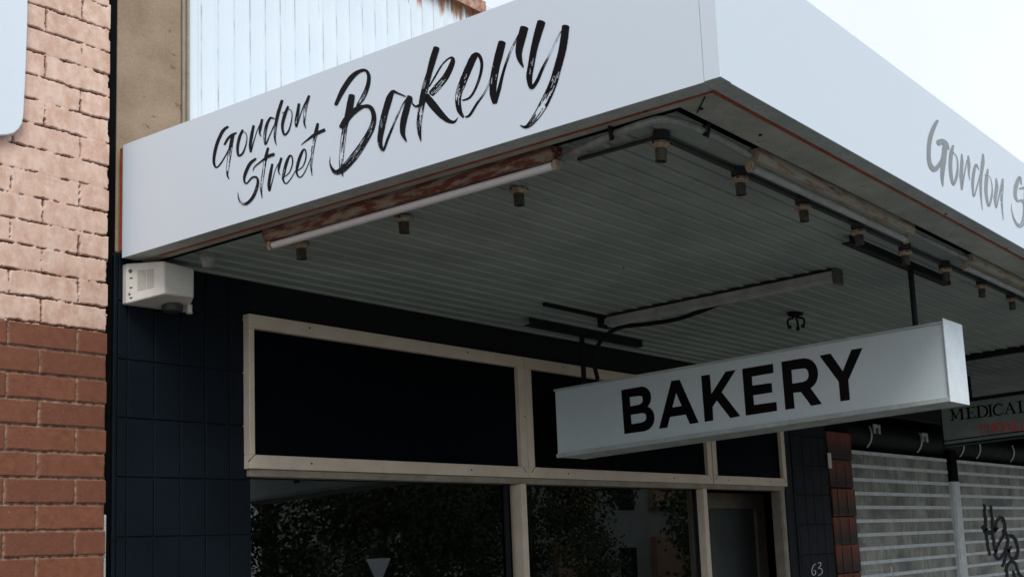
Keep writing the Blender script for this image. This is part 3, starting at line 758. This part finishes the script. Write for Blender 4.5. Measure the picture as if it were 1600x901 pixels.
# thin flat dark strip along the row of sockets
g = MB(); g.box(2.925, -2.235, ZS - .006, 2.939, -1.93, ZS + .0042); g.box(2.925, -2.256, ZS - .0065, 9.0, -2.2355, ZS + .0045)
tk = g.build('dark_edge_strip', M['box'], bevel=.002)
tag(tk, 'flat dark strip running under the awning edge above the lamp sockets', 'conduit')

# ------------------------------------------------------------------ lamp sockets
def make_socket(box):
    t = empty('lamp_socket', (0, 0, 0), '', 'lamp socket', 'empty lamp sockets under the awning edge')
    z = 0
    if box:
        g = MB(); g.lathe(0, 0, [(.027, .006), (.028, -.020), (.022, -.0235)], 20); g.build('junction_box', M['box'], t, smooth=True); z = -.024
    g = MB(); g.lathe(0, 0, [(.022, z), (.030, z - .004), (.031, z - .013), (.024, z - .019), (.018, z - .0225)], 20); c = g.build('collar', M['holder'], t, smooth=True)
    for a in (200, 320, 80):
        ca, sa = math.cos(math.radians(a)), math.sin(math.radians(a))
        g = MB(); g.tube([(.029 * ca, .029 * sa, z - .009), (.0325 * ca, .0325 * sa, z - .009)], .0035, 8); g.build('screw', M['black'], c)
    e = z - .062
    g = MB(); g.lathe(0, 0, [(.0175, z - .023), (.0185, z - .027), (.017, e + .006), (.0185, e + .003), (.0185, e), (.0155, e), (.0155, e + .02)], 20); g.build('bulb_holder', M['socket'], t, smooth=True)
    return t
proto = {True: make_socket(True), False: make_socket(False)}
used = {True: False, False: False}
def put_socket(src, x, y, label, rz=0, s=1.0, first=False):
    if first: t = src
    else:
        t = src.copy(); COL.objects.link(t)
        for ch in list(src.children):
            c = ch.copy(); COL.objects.link(c); c.parent = t
            for g_ in ch.children:
                d = g_.copy(); COL.objects.link(d); d.parent = c
    t.location = (x, y, ZS + (.004 if len(t.children) == 3 else .006)); t.rotation_euler = (random.uniform(-.06, .06), random.uniform(-.06, .06), rz); t['label'] = label
SOCK = [
 (470, 405, 'A', 'empty lamp socket nearest the alarm box, under the rusty tube light'),
 (631, 364, 'A', 'empty lamp socket hanging under the middle of the rusty side tube light'),
 (811, 321, 'A', 'empty lamp socket under the rusty tube light near its outer cream holder'),
 (1036, 252, 'C', 'empty cream collared lamp socket at the conduit bend in the awning corner'),
 (1157, 301, 'F', 'empty lamp socket at the near end of the front tube light'),
 (1256, 346, 'F', 'empty lamp socket under the near half of the front tube light'),
 (1342, 380, 'F', 'empty lamp socket beside the near end of the black hanger bar'),
 (1416, 415, 'F', 'empty lamp socket directly above the black rod of the hanging bakery sign'),
 (1478, 441, 'F', 'empty lamp socket at the far end of the black hanger bar'),
 (1536, 465, 'F', 'empty lamp socket second from the right edge of the photo'),
 (1582, 486, 'F', 'empty lamp socket closest to the right edge of the photo')]
for i, (px, py, k, lab) in enumerate(SOCK):
    bxd = k != 'A'; zb = ZS - .082 if bxd else ZS - .056
    if k == 'A': q = on(2, zb, px, py); x, y = q.x, q.y
    elif k == 'C': q = on(2, zb, px, py); x, y = q.x, q.y
    else: q = on(1, -2.25, px, py); x, y = q.x, -2.25
    put_socket(proto[bxd], x, y, lab, random.uniform(-.4, .4) + (-.3 if k != 'F' else 0), first=not used[bxd]); used[bxd] = True

# ------------------------------------------------------------------ hanging BAKERY sign
SX0, SX1, SY0, SY1, SZ0, SZ1 = 4.919, 5.132, -2.302, -.085, 2.258, 2.615
BS = empty('hanging_sign', (5.02, -1.2, 2.26), 'white lightbox sign reading BAKERY hanging on black rods below the awning', 'sign')
g = MB(); g.box(SX0 + .006, SY0 + .006, SZ0 + .006, SX1 - .006, SY1 - .004, SZ1 - .006)
g.build('sign_body', M['light'], BS)
g = MB()
g.box(SX0 - .004, SY0 + .0025, SZ0 - .001, SX0 + .02, SY1, SZ0 + .020)       # lower front edge
g.box(SX0 - .004, SY0 + .0025, SZ1 - .010, SX0 + .02, SY1, SZ1 + .001)
g.box(SX1 - .02, SY0 + .0025, SZ0 - .001, SX1 + .004, SY1, SZ0 + .020); g.box(SX1 - .02, SY0 + .0025, SZ1 - .010, SX1 + .004, SY1, SZ1 + .001)
g.build('edge_channel', M['trim'], BS, bevel=.0015)
g = MB(); g.box(SX0 + .021, SY0 + .01, SZ0 + .001, SX1 - .021, SY1 - .002, SZ0 + .0055)
g.build('underside', M['greybat'], BS)
g = MB(); g.box(SX0 - .005, SY0 - .003, SZ0 - .002, SX1 + .004, SY0 + .0022, SZ1 + .012)
g.build('end_cap', M['alu'], BS, bevel=.001)
def letters(defs, conv, off):
    g = MB()
    for i, (outer, holes) in enumerate(defs):
        loops = [[conv(x, y) + off for x, y in lp] for lp in [outer] + holes]
        flat = [p for lp in loops for p in lp]
        tris = tessellate_polygon(loops)
        g.add(flat, [tuple(t_) for t_ in tris])
    return g
BK = [([(75,340),(200,318),(290,302),(320,303),(350,316),(378,343),(395,380),(400,420),(395,462),(380,495),(362,518),(390,533),(415,560),(432,600),(437,640),(430,690),(410,730),(375,765),(330,785),(200,802),(110,815)],
       [[(168,415),(280,402),(298,408),(306,425),(308,450),(303,470),(285,490),(255,500),(175,515)], [(180,608),(300,589),(328,592),(342,605),(347,635),(342,662),(320,680),(288,692),(188,708)]]),
      ([(618,240),(708,228),(915,692),(820,708),(775,605),(605,630),(575,745),(485,758)], [[(670,372),(730,512),(630,527)]]),
      ([(940,185),(1035,172),(1052,380),(1205,140),(1315,122),(1165,362),(1365,620),(1258,643),(1110,452),(1065,522),(1073,668),(980,684)], [])]
ERY = [([(68,318),(402,262),(408,362),(173,402),(180,498),(388,470),(396,572),(188,605),(198,708),(440,675),(447,772),(108,824)], []),
       ([(492,242),(700,207),(740,203),(780,208),(820,225),(850,252),(872,288),(886,330),(890,375),(884,425),(868,468),(842,502),(810,527),(933,697),(815,718),(705,568),(622,578),(637,745),(537,760)], [[(602,330),(740,312),(765,322),(781,345),(788,390),(780,420),(760,445),(720,460),(612,478)]]),
       ([(905,175),(1025,152),(1157,342),(1250,112),(1372,92),(1218,440),(1235,655),(1132,670),(1113,458)], [])]
off = Vector((-.0015, 0, 0))
g = letters(BK, px_to(0, SX0 + .006, (960, 560), 6.93), off); g2 = letters(ERY, px_to(0, SX0 + .006, (1150, 530), 6.929), off)
g.add(g2.v, g2.f); g.build('lettering', M['vinyl'], BS)
# dark hanger bars on the soffit and rods
g = MB(); a, b = 4.372, 5.44; yb = -2.13
g.box(a, yb - .02, ZS - .028, b, yb + .02, ZS - .022); g.box(a, yb - .02, ZS - .0215, b, yb - .015, ZS + .008)
g.build('hanger_bar', M['black'], BS)
g = MB(); yb = -.215; g.box(4.59, yb - .02, ZS - .030, 5.51, yb + .02, ZS - .024); g.box(4.59, yb - .02, ZS - .0235, 5.51, yb - .015, ZS + .008)
g.build('hanger_bar', M['black'], BS)
g = MB(); g.box(4.40, -.505, ZS - .006, 4.86, -.485, ZS + .010)
g.build('hanger_bar', M['black'], BS)
for y in (-2.125, -.205):
    g = MB(); g.tube([(5.02, y, ZS - .02), (5.02, y, SZ1 - .01)], .0135, 12); g.build('rod', M['black'], BS, smooth=True)
# black supply cable looping from the batten down into the sign
pts = [on(0, 4.95, 1160, 463), on(0, 4.95, 1130, 472), on(0, 4.95, 1095, 486), on(0, 4.95, 1055, 499), on(0, 4.95, 1010, 506), on(0, 4.95, 970, 511), on(0, 4.97, 945, 525), on(0, 5.0, 932, 545), on(0, 5.02, 928, 565), on(0, 5.02, 934, 592)]
def smooth_path(pts, k=6):
    out = []
    for i in range(len(pts) - 1):
        p0, p1, p2, p3 = pts[max(i - 1, 0)], pts[i], pts[i + 1], pts[min(i + 2, len(pts) - 1)]
        for j in range(k):
            t_ = j / k
            out.append(.5 * (2 * p1 + (p2 - p0) * t_ + (2 * p0 - 5 * p1 + 4 * p2 - p3) * t_ * t_ + (3 * p1 - p0 - 3 * p2 + p3) * t_ ** 3))
    return out + [pts[-1]]
g = MB(); g.tube(smooth_path(pts), .011, 10)
tag(g.build('power_cable', M['black'], smooth=True), 'black cable sagging from the grey batten down to the hanging sign', 'cable')

# three-armed black fitting
q = on(2, ZS, 1243, 491)
t = empty('ceiling_hook', (q.x, q.y, ZS), 'small black three armed hook fitting on the awning underside above the bakery sign', 'hook')
g = MB(); g.lathe(q.x, q.y, [(.042, ZS + .012), (.042, ZS - .004), (.022, ZS - .010)], 16); g.build('base_plate', M['black'], t, smooth=True)
for a in (20, 150, 265):
    ca, sa = math.cos(math.radians(a)), math.sin(math.radians(a))
    p = [Vector((q.x + r * ca, q.y + r * sa, ZS - z)) for r, z in ((.008, .006), (.022, .022), (.04, .026), (.052, .04), (.050, .062), (.042, .072))]
    g = MB(); g.tube(smooth_path(p, 4), .006, 8); g.tube([p[-1] + Vector((0, 0, .010)), p[-1] - Vector((0, 0, .006))], .010, 10); g.build('arm', M['black'], t, smooth=True)

# ------------------------------------------------------------------ alarm box
t = empty('alarm_box', (2.83, 0, 2.83), 'cream louvred alarm siren box on the dark tiles under the left end of the awning', 'alarm box')
yb, yf = .031, -.12
B = [(2.694, 2.752), (2.938, 2.758), (2.938, 2.905), (2.694, 2.905)]
Fq = [(2.757, 2.777), (2.876, 2.783), (2.876, 2.893), (2.757, 2.903)]
g = MB()
vs = [(x, yb, z) for x, z in B] + [(x, .006, z) for x, z in B] + [(x, yf, z) for x, z in Fq]
g.add(vs, [(0, 1, 5, 4), (1, 2, 6, 5), (2, 3, 7, 6), (3, 0, 4, 7), (4, 5, 9, 8), (5, 6, 10, 9), (6, 7, 11, 10), (7, 4, 8, 11), (8, 9, 10, 11), (3, 2, 1, 0)])
bx = g.build('housing', M['siren'], t, bevel=.006, segs=3)
# louvres on the left sloping face
A0, A1, C0, C1 = Vector((B[0][0], .006, B[0][1])), Vector((Fq[0][0], yf, Fq[0][1])), Vector((B[3][0], .006, B[3][1])), Vector((Fq[3][0], yf, Fq[3][1]))
nrm = (A1 - A0).cross(C0 - A0).normalized()
if nrm.x > 0: nrm = -nrm
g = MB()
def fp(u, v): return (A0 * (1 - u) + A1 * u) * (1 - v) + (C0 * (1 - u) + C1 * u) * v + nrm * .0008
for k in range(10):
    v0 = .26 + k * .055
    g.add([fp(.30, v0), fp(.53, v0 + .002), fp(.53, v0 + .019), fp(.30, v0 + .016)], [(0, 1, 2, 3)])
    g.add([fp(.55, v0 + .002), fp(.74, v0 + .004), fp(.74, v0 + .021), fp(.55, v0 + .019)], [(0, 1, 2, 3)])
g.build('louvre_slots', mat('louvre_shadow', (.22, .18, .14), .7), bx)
for u, v, r in ((.12, .80, .0065), (.10, .22, .0035)):
    g = MB(); p = fp(u, v); g.tube([p, p + nrm * .003], r, 12); g.build('screw', M['socket'], bx)
for v in (.62, .38, .12):
    g = MB(); p = fp(.10, v); g.tube([p, fp(.17, v) + nrm * .001], .002, 6); g.build('moulded_mark', M['socket'], bx)
g = MB(); g.lathe(2.85, -.03, [(.036, 2.764), (.036, 2.744), (.030, 2.738)], 20); g.build('sounder', M['box'], t, smooth=True)
g = MB(); g.lathe(2.905, -.05, [(.010, 2.77), (.010, 2.742), (.013, 2.738), (.008, 2.735)], 12); g.build('fixing_nub', M['siren'], t, smooth=True)

# ------------------------------------------------------------------ house number painted on the tiles
g = MB(); cv = px_to(1, YW - .0095, (1200, 600), 2.9925); n3 = Vector((0, -1, 0))
stroke(g, [(221, 838, 4), (210, 850, 4), (204, 872, 4), (210, 890, 4), (220, 886, 4), (222, 872, 4), (212, 868, 3)], cv, n3)
stroke(g, [(232, 836, 3), (246, 832, 4), (244, 848, 4), (235, 858, 4), (250, 862, 4), (252, 880, 4), (234, 894, 3)], cv, n3)
g.build('house_number', M['rubber'], SH)
g = MB()
for k, z in enumerate((.45, .665, .88, 1.095, 1.31, 1.525, 1.735, 1.95, 2.17, 2.385)):
    g.box(8.118 + .006 * math.sin(k * 2), YW - .012 - .004 * (k % 2), z + .002, 8.50 + .004 * math.sin(k * 3), YW + .27, z + .211)
def flamed(m_):
    T = m_.node_tree; n = T.nodes.new; l = T.links.new; p = [x for x in T.nodes if x.type == 'BSDF_PRINCIPLED'][0]
    src = p.inputs['Base Color'].links[0].from_socket
    geo = n('ShaderNodeNewGeometry'); sx = n('ShaderNodeSeparateXYZ'); l(geo.outputs['Position'], sx.inputs[0])
    nz_ = n('ShaderNodeTexNoise'); nz_.inputs['Scale'].default_value = 25; l(geo.outputs['Position'], nz_.inputs['Vector'])
    a = n('ShaderNodeMath'); a.operation = 'MULTIPLY_ADD'; l(nz_.outputs['Fac'], a.inputs[0]); a.inputs[1].default_value = .06; l(sx.outputs[2], a.inputs[2])
    b = n('ShaderNodeMath'); b.operation = 'ADD'; l(a.outputs[0], b.inputs[0]); b.inputs[1].default_value = -.45 - .03
    c = n('ShaderNodeMath'); c.operation = 'WRAP'; l(b.outputs[0], c.inputs[0]); c.inputs[1].default_value = .215; c.inputs[2].default_value = 0
    r = n('ShaderNodeMapRange'); r.inputs[1].default_value = .05; r.inputs[2].default_value = .17; l(c.outputs[0], r.inputs[0])
    x = n('ShaderNodeMix'); x.data_type = 'RGBA'; l(r.outputs[0], x.inputs[0]); x.inputs[6].default_value = (.035, .022, .014, 1); l(src, x.inputs[7])
    l(x.outputs[2], p.inputs['Base Color'])
flamed(M['glaze'])
PC = empty('tiled_column', (8.3, .1, 0), 'narrow column of glazed red brown tiles between the navy pier and the roller shutter', 'column')
g.build('tile_blocks', M['glaze'], PC, bevel=.004)
g = MB(); g.box(8.12, YW - .002, 0, 8.49, .5, 2.9); g.build('column_core', M['dark'], PC)
g = MB()
for k in range(9):
    for x in (8.21, 8.36): g.box(x - .0015, YW - .0185, .46 + k * .215, x + .0015, YW - .0165, .645 + k * .215)
g.build('scored_lines', M['dark'], PC)
g = MB(); p0, p1 = on(1, YW - .02, 1293, 707), on(1, YW - .02, 1299, 731); g.box(p0.x, YW - .022, p1.z, p0.x + .05, YW - .0165, p0.z)
tag(g.build('paper_tag', M['siren']), 'small pale upright tag stuck near the top of the red brown tiled column', 'tag')

# ------------------------------------------------------------------ roller shutters
YR = .26
ztop = on(1, YR, 1400, 709).z; zlow = on(1, YR, 1400, 893).z; SP = (ztop - zlow) / 9
def slat_y(z):
    u = ((ztop - z) / SP) % 1.0
    return YR - (.008 if u < .27 else .004 * math.sin((u - .27) / .73 * math.pi))
def shutter(x0, x1, label, nm):
    t = empty('roller_shutter', ((x0 + x1) / 2, YR, 0), label, 'roller shutter')
    g = MB(); h = MB(); z = ztop
    while z > .05:
        a = z - SP * .27; b = z - SP
        h.prism_x([(YR + .004, z), (YR - .005, z), (YR - .008, z - .004), (YR - .008, a + .004), (YR - .005, a), (YR + .004, a)], x0, x1)
        pr = [(YR - .004 * math.sin(k / 6 * math.pi), a - .0005 - (a - b - .001) * k / 6) for k in range(7)]
        g.add([(x, y, zz) for y, zz in pr for x in (x0, x1)], [[2 * i, 2 * i + 1, 2 * i + 3, 2 * i + 2] for i in range(6)])
        z -= SP
    g.build('curtain', M['slat'], t); h.build('slat_lips', M['lip'], t)
    g = MB(); g.box(x0, YR + .01, 0, x1, YR + .02, ztop); g.build('curtain_back', M['dark'], t)
    return t
xg0, xg1 = on(1, .22, 1488, 760).x, on(1, .22, 1500, 760).x
s1 = shutter(8.50, xg0, 'weathered grey roller shutter between the tiled column and the steel guide post', 1)
s2 = shutter(xg1, 19.5, 'grey roller shutter with black graffiti right of the steel guide post', 2)
zg = on(1, .22, 1494, 752).z
g = MB(); g.box(xg0 + .001, .22, 0, xg1 - .001, .3, zg); g.box(xg0 + .03, .212, 0, xg1 - .03, .2195, zg)
GP = empty('guide_post', ((xg0 + xg1) / 2, .1, 0), 'pale steel guide post between the two roller shutters', 'post')
g.build('channel', M['lip'], GP, bevel=.002)
g = MB(); g.box(xg0 + .02, .22, zg + .001, xg1 - .02, .3, 2.6); g.build('upper_channel_painted_shade', M['dark'], GP)  # top of the post coloured near-black to stand for its shade
# graffiti follows the slats
def conform(g):
    g.v = [(x, min(slat_y(z), slat_y(z + .006), slat_y(z - .006)) - .003, z) for i, (x, y, z) in enumerate(g.v)]
g = MB(); cv = px_to(1, YR - .01, (1200, 600), 2.9925)
GR = [[(1012,560,8),(1018,640,10),(1024,720,10),(1038,798,8)], [(1041,566,8),(1050,640,10),(1052,700,10),(1064,782,9)],
      [(1010,662,18),(1022,688,16),(1045,690,14),(1075,670,8)],
      [(1062,690,8),(1070,640,10),(1090,622,12),(1108,652,10),(1104,700,10),(1082,740,9),(1064,790,10),(1078,815,10),(1100,795,10),(1122,740,10),(1112,692,10),(1096,680,8)],
      [(1120,706,8),(1148,712,12),(1168,760,10),(1162,808,12),(1134,806,9),(1120,750,8)],
      [(1098,850,10),(1118,790,9),(1140,756,8)],
      [(1122,905,9),(1116,862,10),(1134,828,10),(1160,840,9),(1172,880,9),(1196,905,10)], [(1146,872,8),(1158,905,10)]]
for s_ in GR: stroke(g, s_, cv, Vector((0, -1, 0)), wscale=1.5, step=1.5)
conform(g); o = g.build('graffiti', M['black'], s2)
g = MB()
for s_ in ([(462,870,3),(462,892,3)], [(462,870,3),(535,866,3)], [(535,866,3),(537,884,3)], [(462,885,3),(537,884,3)], [(578,850,7),(582,880,8),(586,905,8)]):
    stroke(g, s_, cv, Vector((0, -1, 0)))
conform(g); g.build('paint_marks', M['rubber'], s1)
# drum with bright hoops and brackets
def drum():
    t = empty('shutter_drum', (10.5, .22, 2.66), 'dark roller shutter drum with pale spring hoops above the shutters', 'shutter drum')
    g = MB(); cy, cz, r = .37, 2.665, .13
    g.tube([(8.55, cy, cz), (19.5, cy, cz)], r, 28)
    g.build('barrel', M['barrel'], t, smooth=True)
    for px, py in ((1362, 688), (1440, 695), (1506, 703), (1532, 708), (1585, 718)):
        x = on(1, cy - r, px, py).x
        g = MB(); k = []
        for a in range(150, 236, 6): k.append(Vector((x + .0 * a, cy + (r + .004) * math.cos(math.radians(a)), cz + (r + .004) * math.sin(math.radians(a)))))
        g.tube(k, .009, 6); g.build('hoop', M['lip'], t, smooth=True)
    for px, py in ((1370, 670), (1445, 683)):
        p = on(1, .2, px, py)
        g = MB(); s_ = .05
        g.box(p.x - s_ * 1.3, .195, p.z + .012, p.x + s_ * 1.3, .205, p.z + .04); g.box(p.x - s_ * 1.3, .195, p.z - .04, p.x - s_ * .5, .205, p.z + .0115); g.box(p.x + s_ * .5, .195, p.z - .04, p.x + s_ * 1.3, .205, p.z + .0115)
        g.build('bracket', M['greybat'], t)
    g = MB(); g.box(8.5, .03, 2.80, 20, .06, 2.92); g.box(8.5, .0, 2.785, 20, .06, 2.7995); g.build('head_beam', M['black'], t)
drum()

# ------------------------------------------------------------------ MEDICAL sign
MX = 8.6
MS = empty('medical_sign', (8.6, -1.5, 2.42), 'grey green hanging sign reading MEDICAL and PHÒNG beyond the bakery sign', 'sign')
y0 = -.722; y1 = -2.55
g = MB(); g.box(MX, y1, 2.425, MX + .12, y0, 2.725); g.build('sign_body', M['med'], MS, bevel=.002)
g = MB(); g.box(MX - .008, y1, 2.412, MX + .128, y0 + .006, 2.424); g.box(MX - .006, y1, 2.448, MX - .0005, y0 + .004, 2.456)
g.box(MX - .008, y1, 2.726, MX + .128, y0 + .006, 2.752); g.box(MX - .006, y0 + .0005, 2.4245, MX + .126, y0 + .008, 2.7255)
g.build('sign_rim', M['black'], MS)
for y in (-.95, -2.3):
    g = MB(); g.tube([(MX + .06, y, 2.75), (MX + .06, y, ZS + .01)], .012, 10); g.build('rod', M['black'], MS, smooth=True)
cv = px_to(0, MX, (1470, 600), 9.008); n3 = Vector((-1, 0, 0))
g = MB()
MED = [[(160,365,14),(163,440,14),(168,502,14)],[(152,360,26),(185,420,28),(218,480,22)],[(212,480,12),(245,410,12),(275,345,12)],[(288,345,30),(296,420,30),(302,490,30)],
 [(122,362,11),(182,350,11)],[(132,508,11),(188,500,11)],[(255,350,11),(316,338,11)],[(268,494,11),(332,484,11)],
 [(383,330,30),(390,410,30),(396,482,30)],[(348,337,13),(476,318,13)],[(396,402,13),(452,394,13)],[(358,484,13),(490,464,13)],[(470,320,9),(474,350,7)],[(484,432,7),(492,466,9)],[(446,376,7),(450,412,7)],
 [(528,312,30),(534,390,30),(540,464,30)],[(492,313,13),(580,300,13)],[(575,300,14),(618,312,24),(648,350,28),(652,395,28),(632,436,24),(598,454,14)],[(502,470,13),(600,455,13)],
 [(690,292,30),(697,370,30),(703,448,30)],[(643,299,12),(722,286,12)],[(658,455,12),(742,442,12)],
 [(866,305,12),(850,284,14),(810,278,16),(765,305,26),(744,360,28),(762,412,24),(812,432,18),(856,416,12),(880,378,8)],[(866,268,8),(868,310,8)],
 [(968,256,10),(944,335,12),(915,412,12)],[(966,256,20),(1000,330,30),(1038,405,30)],[(938,360,11),(1010,350,11)],[(892,418,11),(952,410,11)],[(1000,412,11),(1066,402,11)],
 [(1110,242,30),(1120,320,30),(1128,395,30)],[(1066,246,12),(1150,232,12)],[(1088,402,13),(1235,380,13)],[(1228,340,8),(1238,382,9)]]
for s_ in MED: stroke(g, s_, cv, n3, wscale=1.12)
g.build('lettering', M['vinyl'], MS)
g = MB()
PH = [[(556,572,24),(562,630,24),(566,688,24)],[(522,575,8),(592,562,9)],[(588,562,9),(615,572,18),(622,592,20),(608,618,16),(572,628,9)],[(535,697,8),(590,689,8)],
 [(664,558,24),(671,620,24),(678,682,24)],[(742,546,24),(749,608,24),(755,672,24)],[(672,618,9),(748,607,9)],[(638,562,8),(692,554,8)],[(650,686,8),(704,678,8)],[(718,550,8),(770,541,8)],[(728,676,8),(782,667,8)],
 [(838,540,12),(795,560,24),(780,605,26),(798,650,22),(838,664,12),(878,645,22),(896,600,26),(878,555,22),(838,540,12)],[(790,500,14),(812,508,12),(836,528,7)],
 [(932,525,12),(938,590,12),(944,655,12)],[(918,520,20),(970,585,24),(1012,645,20)],[(1012,512,12),(1017,580,12),(1020,645,12)],[(918,658,8),(966,650,8)],[(992,514,8),(1040,506,8)],
 [(1148,545,8),(1130,518,12),(1092,514,14),(1052,545,24),(1042,595,26),(1062,640,22),(1105,650,14),(1145,632,10)],[(1144,580,20),(1148,634,20)],[(1118,582,8),(1168,574,8)]]
for s_ in PH: stroke(g, s_, cv, n3, wscale=.92)
g.build('lettering', M['red'], MS)

# ------------------------------------------------------------------ across the street (what the shop glass mirrors)
def tree(x, y, h, r, label, seed, nl=9000):
    rng = random.Random(seed)
    t = empty('street_tree', (x, y, 0), label, 'tree', 'trees across the street')
    g = MB(); g.tube([(x, y, -.2), (x + .1, y, h * .25), (x - .1, y + .1, h * .5), (x, y, h * .8)], [.28, .22, .16, .05], 10)
    for k in range(7):
        a = k * .9 + rng.random(); z = h * rng.uniform(.3, .6)
        g.tube([(x, y, z), (x + r * .4 * math.cos(a), y + r * .4 * math.sin(a), z + h * .12), (x + r * .75 * math.cos(a), y + r * .75 * math.sin(a), z + h * .2)], [.09, .06, .02], 6)
    g.build('trunk', M['bark'], t, smooth=True)
    g = MB(); cl = []
    for k in range(90):
        a = rng.uniform(0, 6.283); rr = r * math.sqrt(rng.random()); z = rng.uniform(.14, 1.0) * h
        cl.append((x + rr * math.cos(a), y + rr * math.sin(a), z, rng.uniform(.5, 1.1)))
    for k in range(nl):
        cx, cy, cz, cr_ = rng.choice(cl)
        d = Vector((rng.gauss(0, 1), rng.gauss(0, 1), rng.gauss(0, .8))).normalized() * cr_ * rng.random() ** .4
        c = Vector((cx, cy, cz)) + d; u = Vector((rng.gauss(0, 1), rng.gauss(0, 1), rng.gauss(0, 1))).normalized() * rng.uniform(*((.04, .075) if nl > 10000 else (.07, .12)))
        v = u.cross(Vector((rng.gauss(0, 1), rng.gauss(0, 1), rng.gauss(0, 1)))).normalized() * rng.uniform(*((.03, .055) if nl > 10000 else (.05, .08)))
        g.add([c - u, c + v, c + u, c - v], [(0, 1, 2, 3)])
    g.build('crown', M['leaf'], t)
labs = ['dark leafy street tree across the road, nearest the awning end', 'dark leafy street tree across the road, second from the awning end', 'broad dark tree standing across the road in the middle of the row',
        'tall dark tree across the road before the pale flats', 'dark tree across the road beside the brown panelled flats', 'low dark tree across the road at the far end of the row', 'dense tree growing right behind the second street tree across the road', 'dense tree growing behind the broad middle street tree across the road']
for i, (x, y, h, r) in enumerate(((11.8, -19.5, 8, 2.8), (21.4, -19.7, 9, 2.8), (27.0, -20, 9, 3.1), (36, -18.8, 4.6, 2.0), (41.5, -19.5, 7.5, 3.4), (50, -20.5, 9, 4.0), (22, -24.5, 10, 3.6), (27.8, -25, 10, 3.4))):
    tree(x, y, h, r, labs[i], i + 3, 34000 if i in (1, 2) else (22000 if i in (0, 6, 7) else 9000))
bb = empty('apartment_block', (40, -30, 0), 'pale apartment block with brown panels and dark windows across the street', 'building')
g = MB(); g.box(31, -36, 0, 62, -26, 10); g.build('wall', M['cblock'], bb)
g = MB()
for k in range(4):
    for j in range(3): g.box(35 + k * 6, -26.0, 1.4 + j * 3.1, 37.4 + k * 6, -25.7, 3.3 + j * 3.1)
g.build('brown_panels', M['bpanel'], bb)
for k in range(5):
    for j in range(3):
        g = MB(); g.box(33 + k * 6, -26.0, 1.3 + j * 3.1, 34 + k * 6, -25.96, 2.9 + j * 3.1); g.build('window', M['black'], bb)
gs = empty('give_way_sign', (8.55, -6.5, 0), 'white triangular give way sign on a grey post across the road', 'road sign')

gs.location = (17.85, -15.7, 0)
g = MB(); g.tube([(17.85, -15.7, 0), (17.85, -15.7, 2.0)], .035, 10); g.build('post', M['greybat'], gs, smooth=True)
g = MB(); g.add([(17.54, -15.65, 2.46), (18.16, -15.65, 2.46), (17.85, -15.65, 1.9), (17.54, -15.67, 2.46), (18.16, -15.67, 2.46), (17.85, -15.67, 1.9)], [(0, 1, 2), (5, 4, 3), (0, 3, 4, 1), (1, 4, 5, 2), (2, 5, 3, 0)])
g.build('sign_plate', M['signback'], gs)
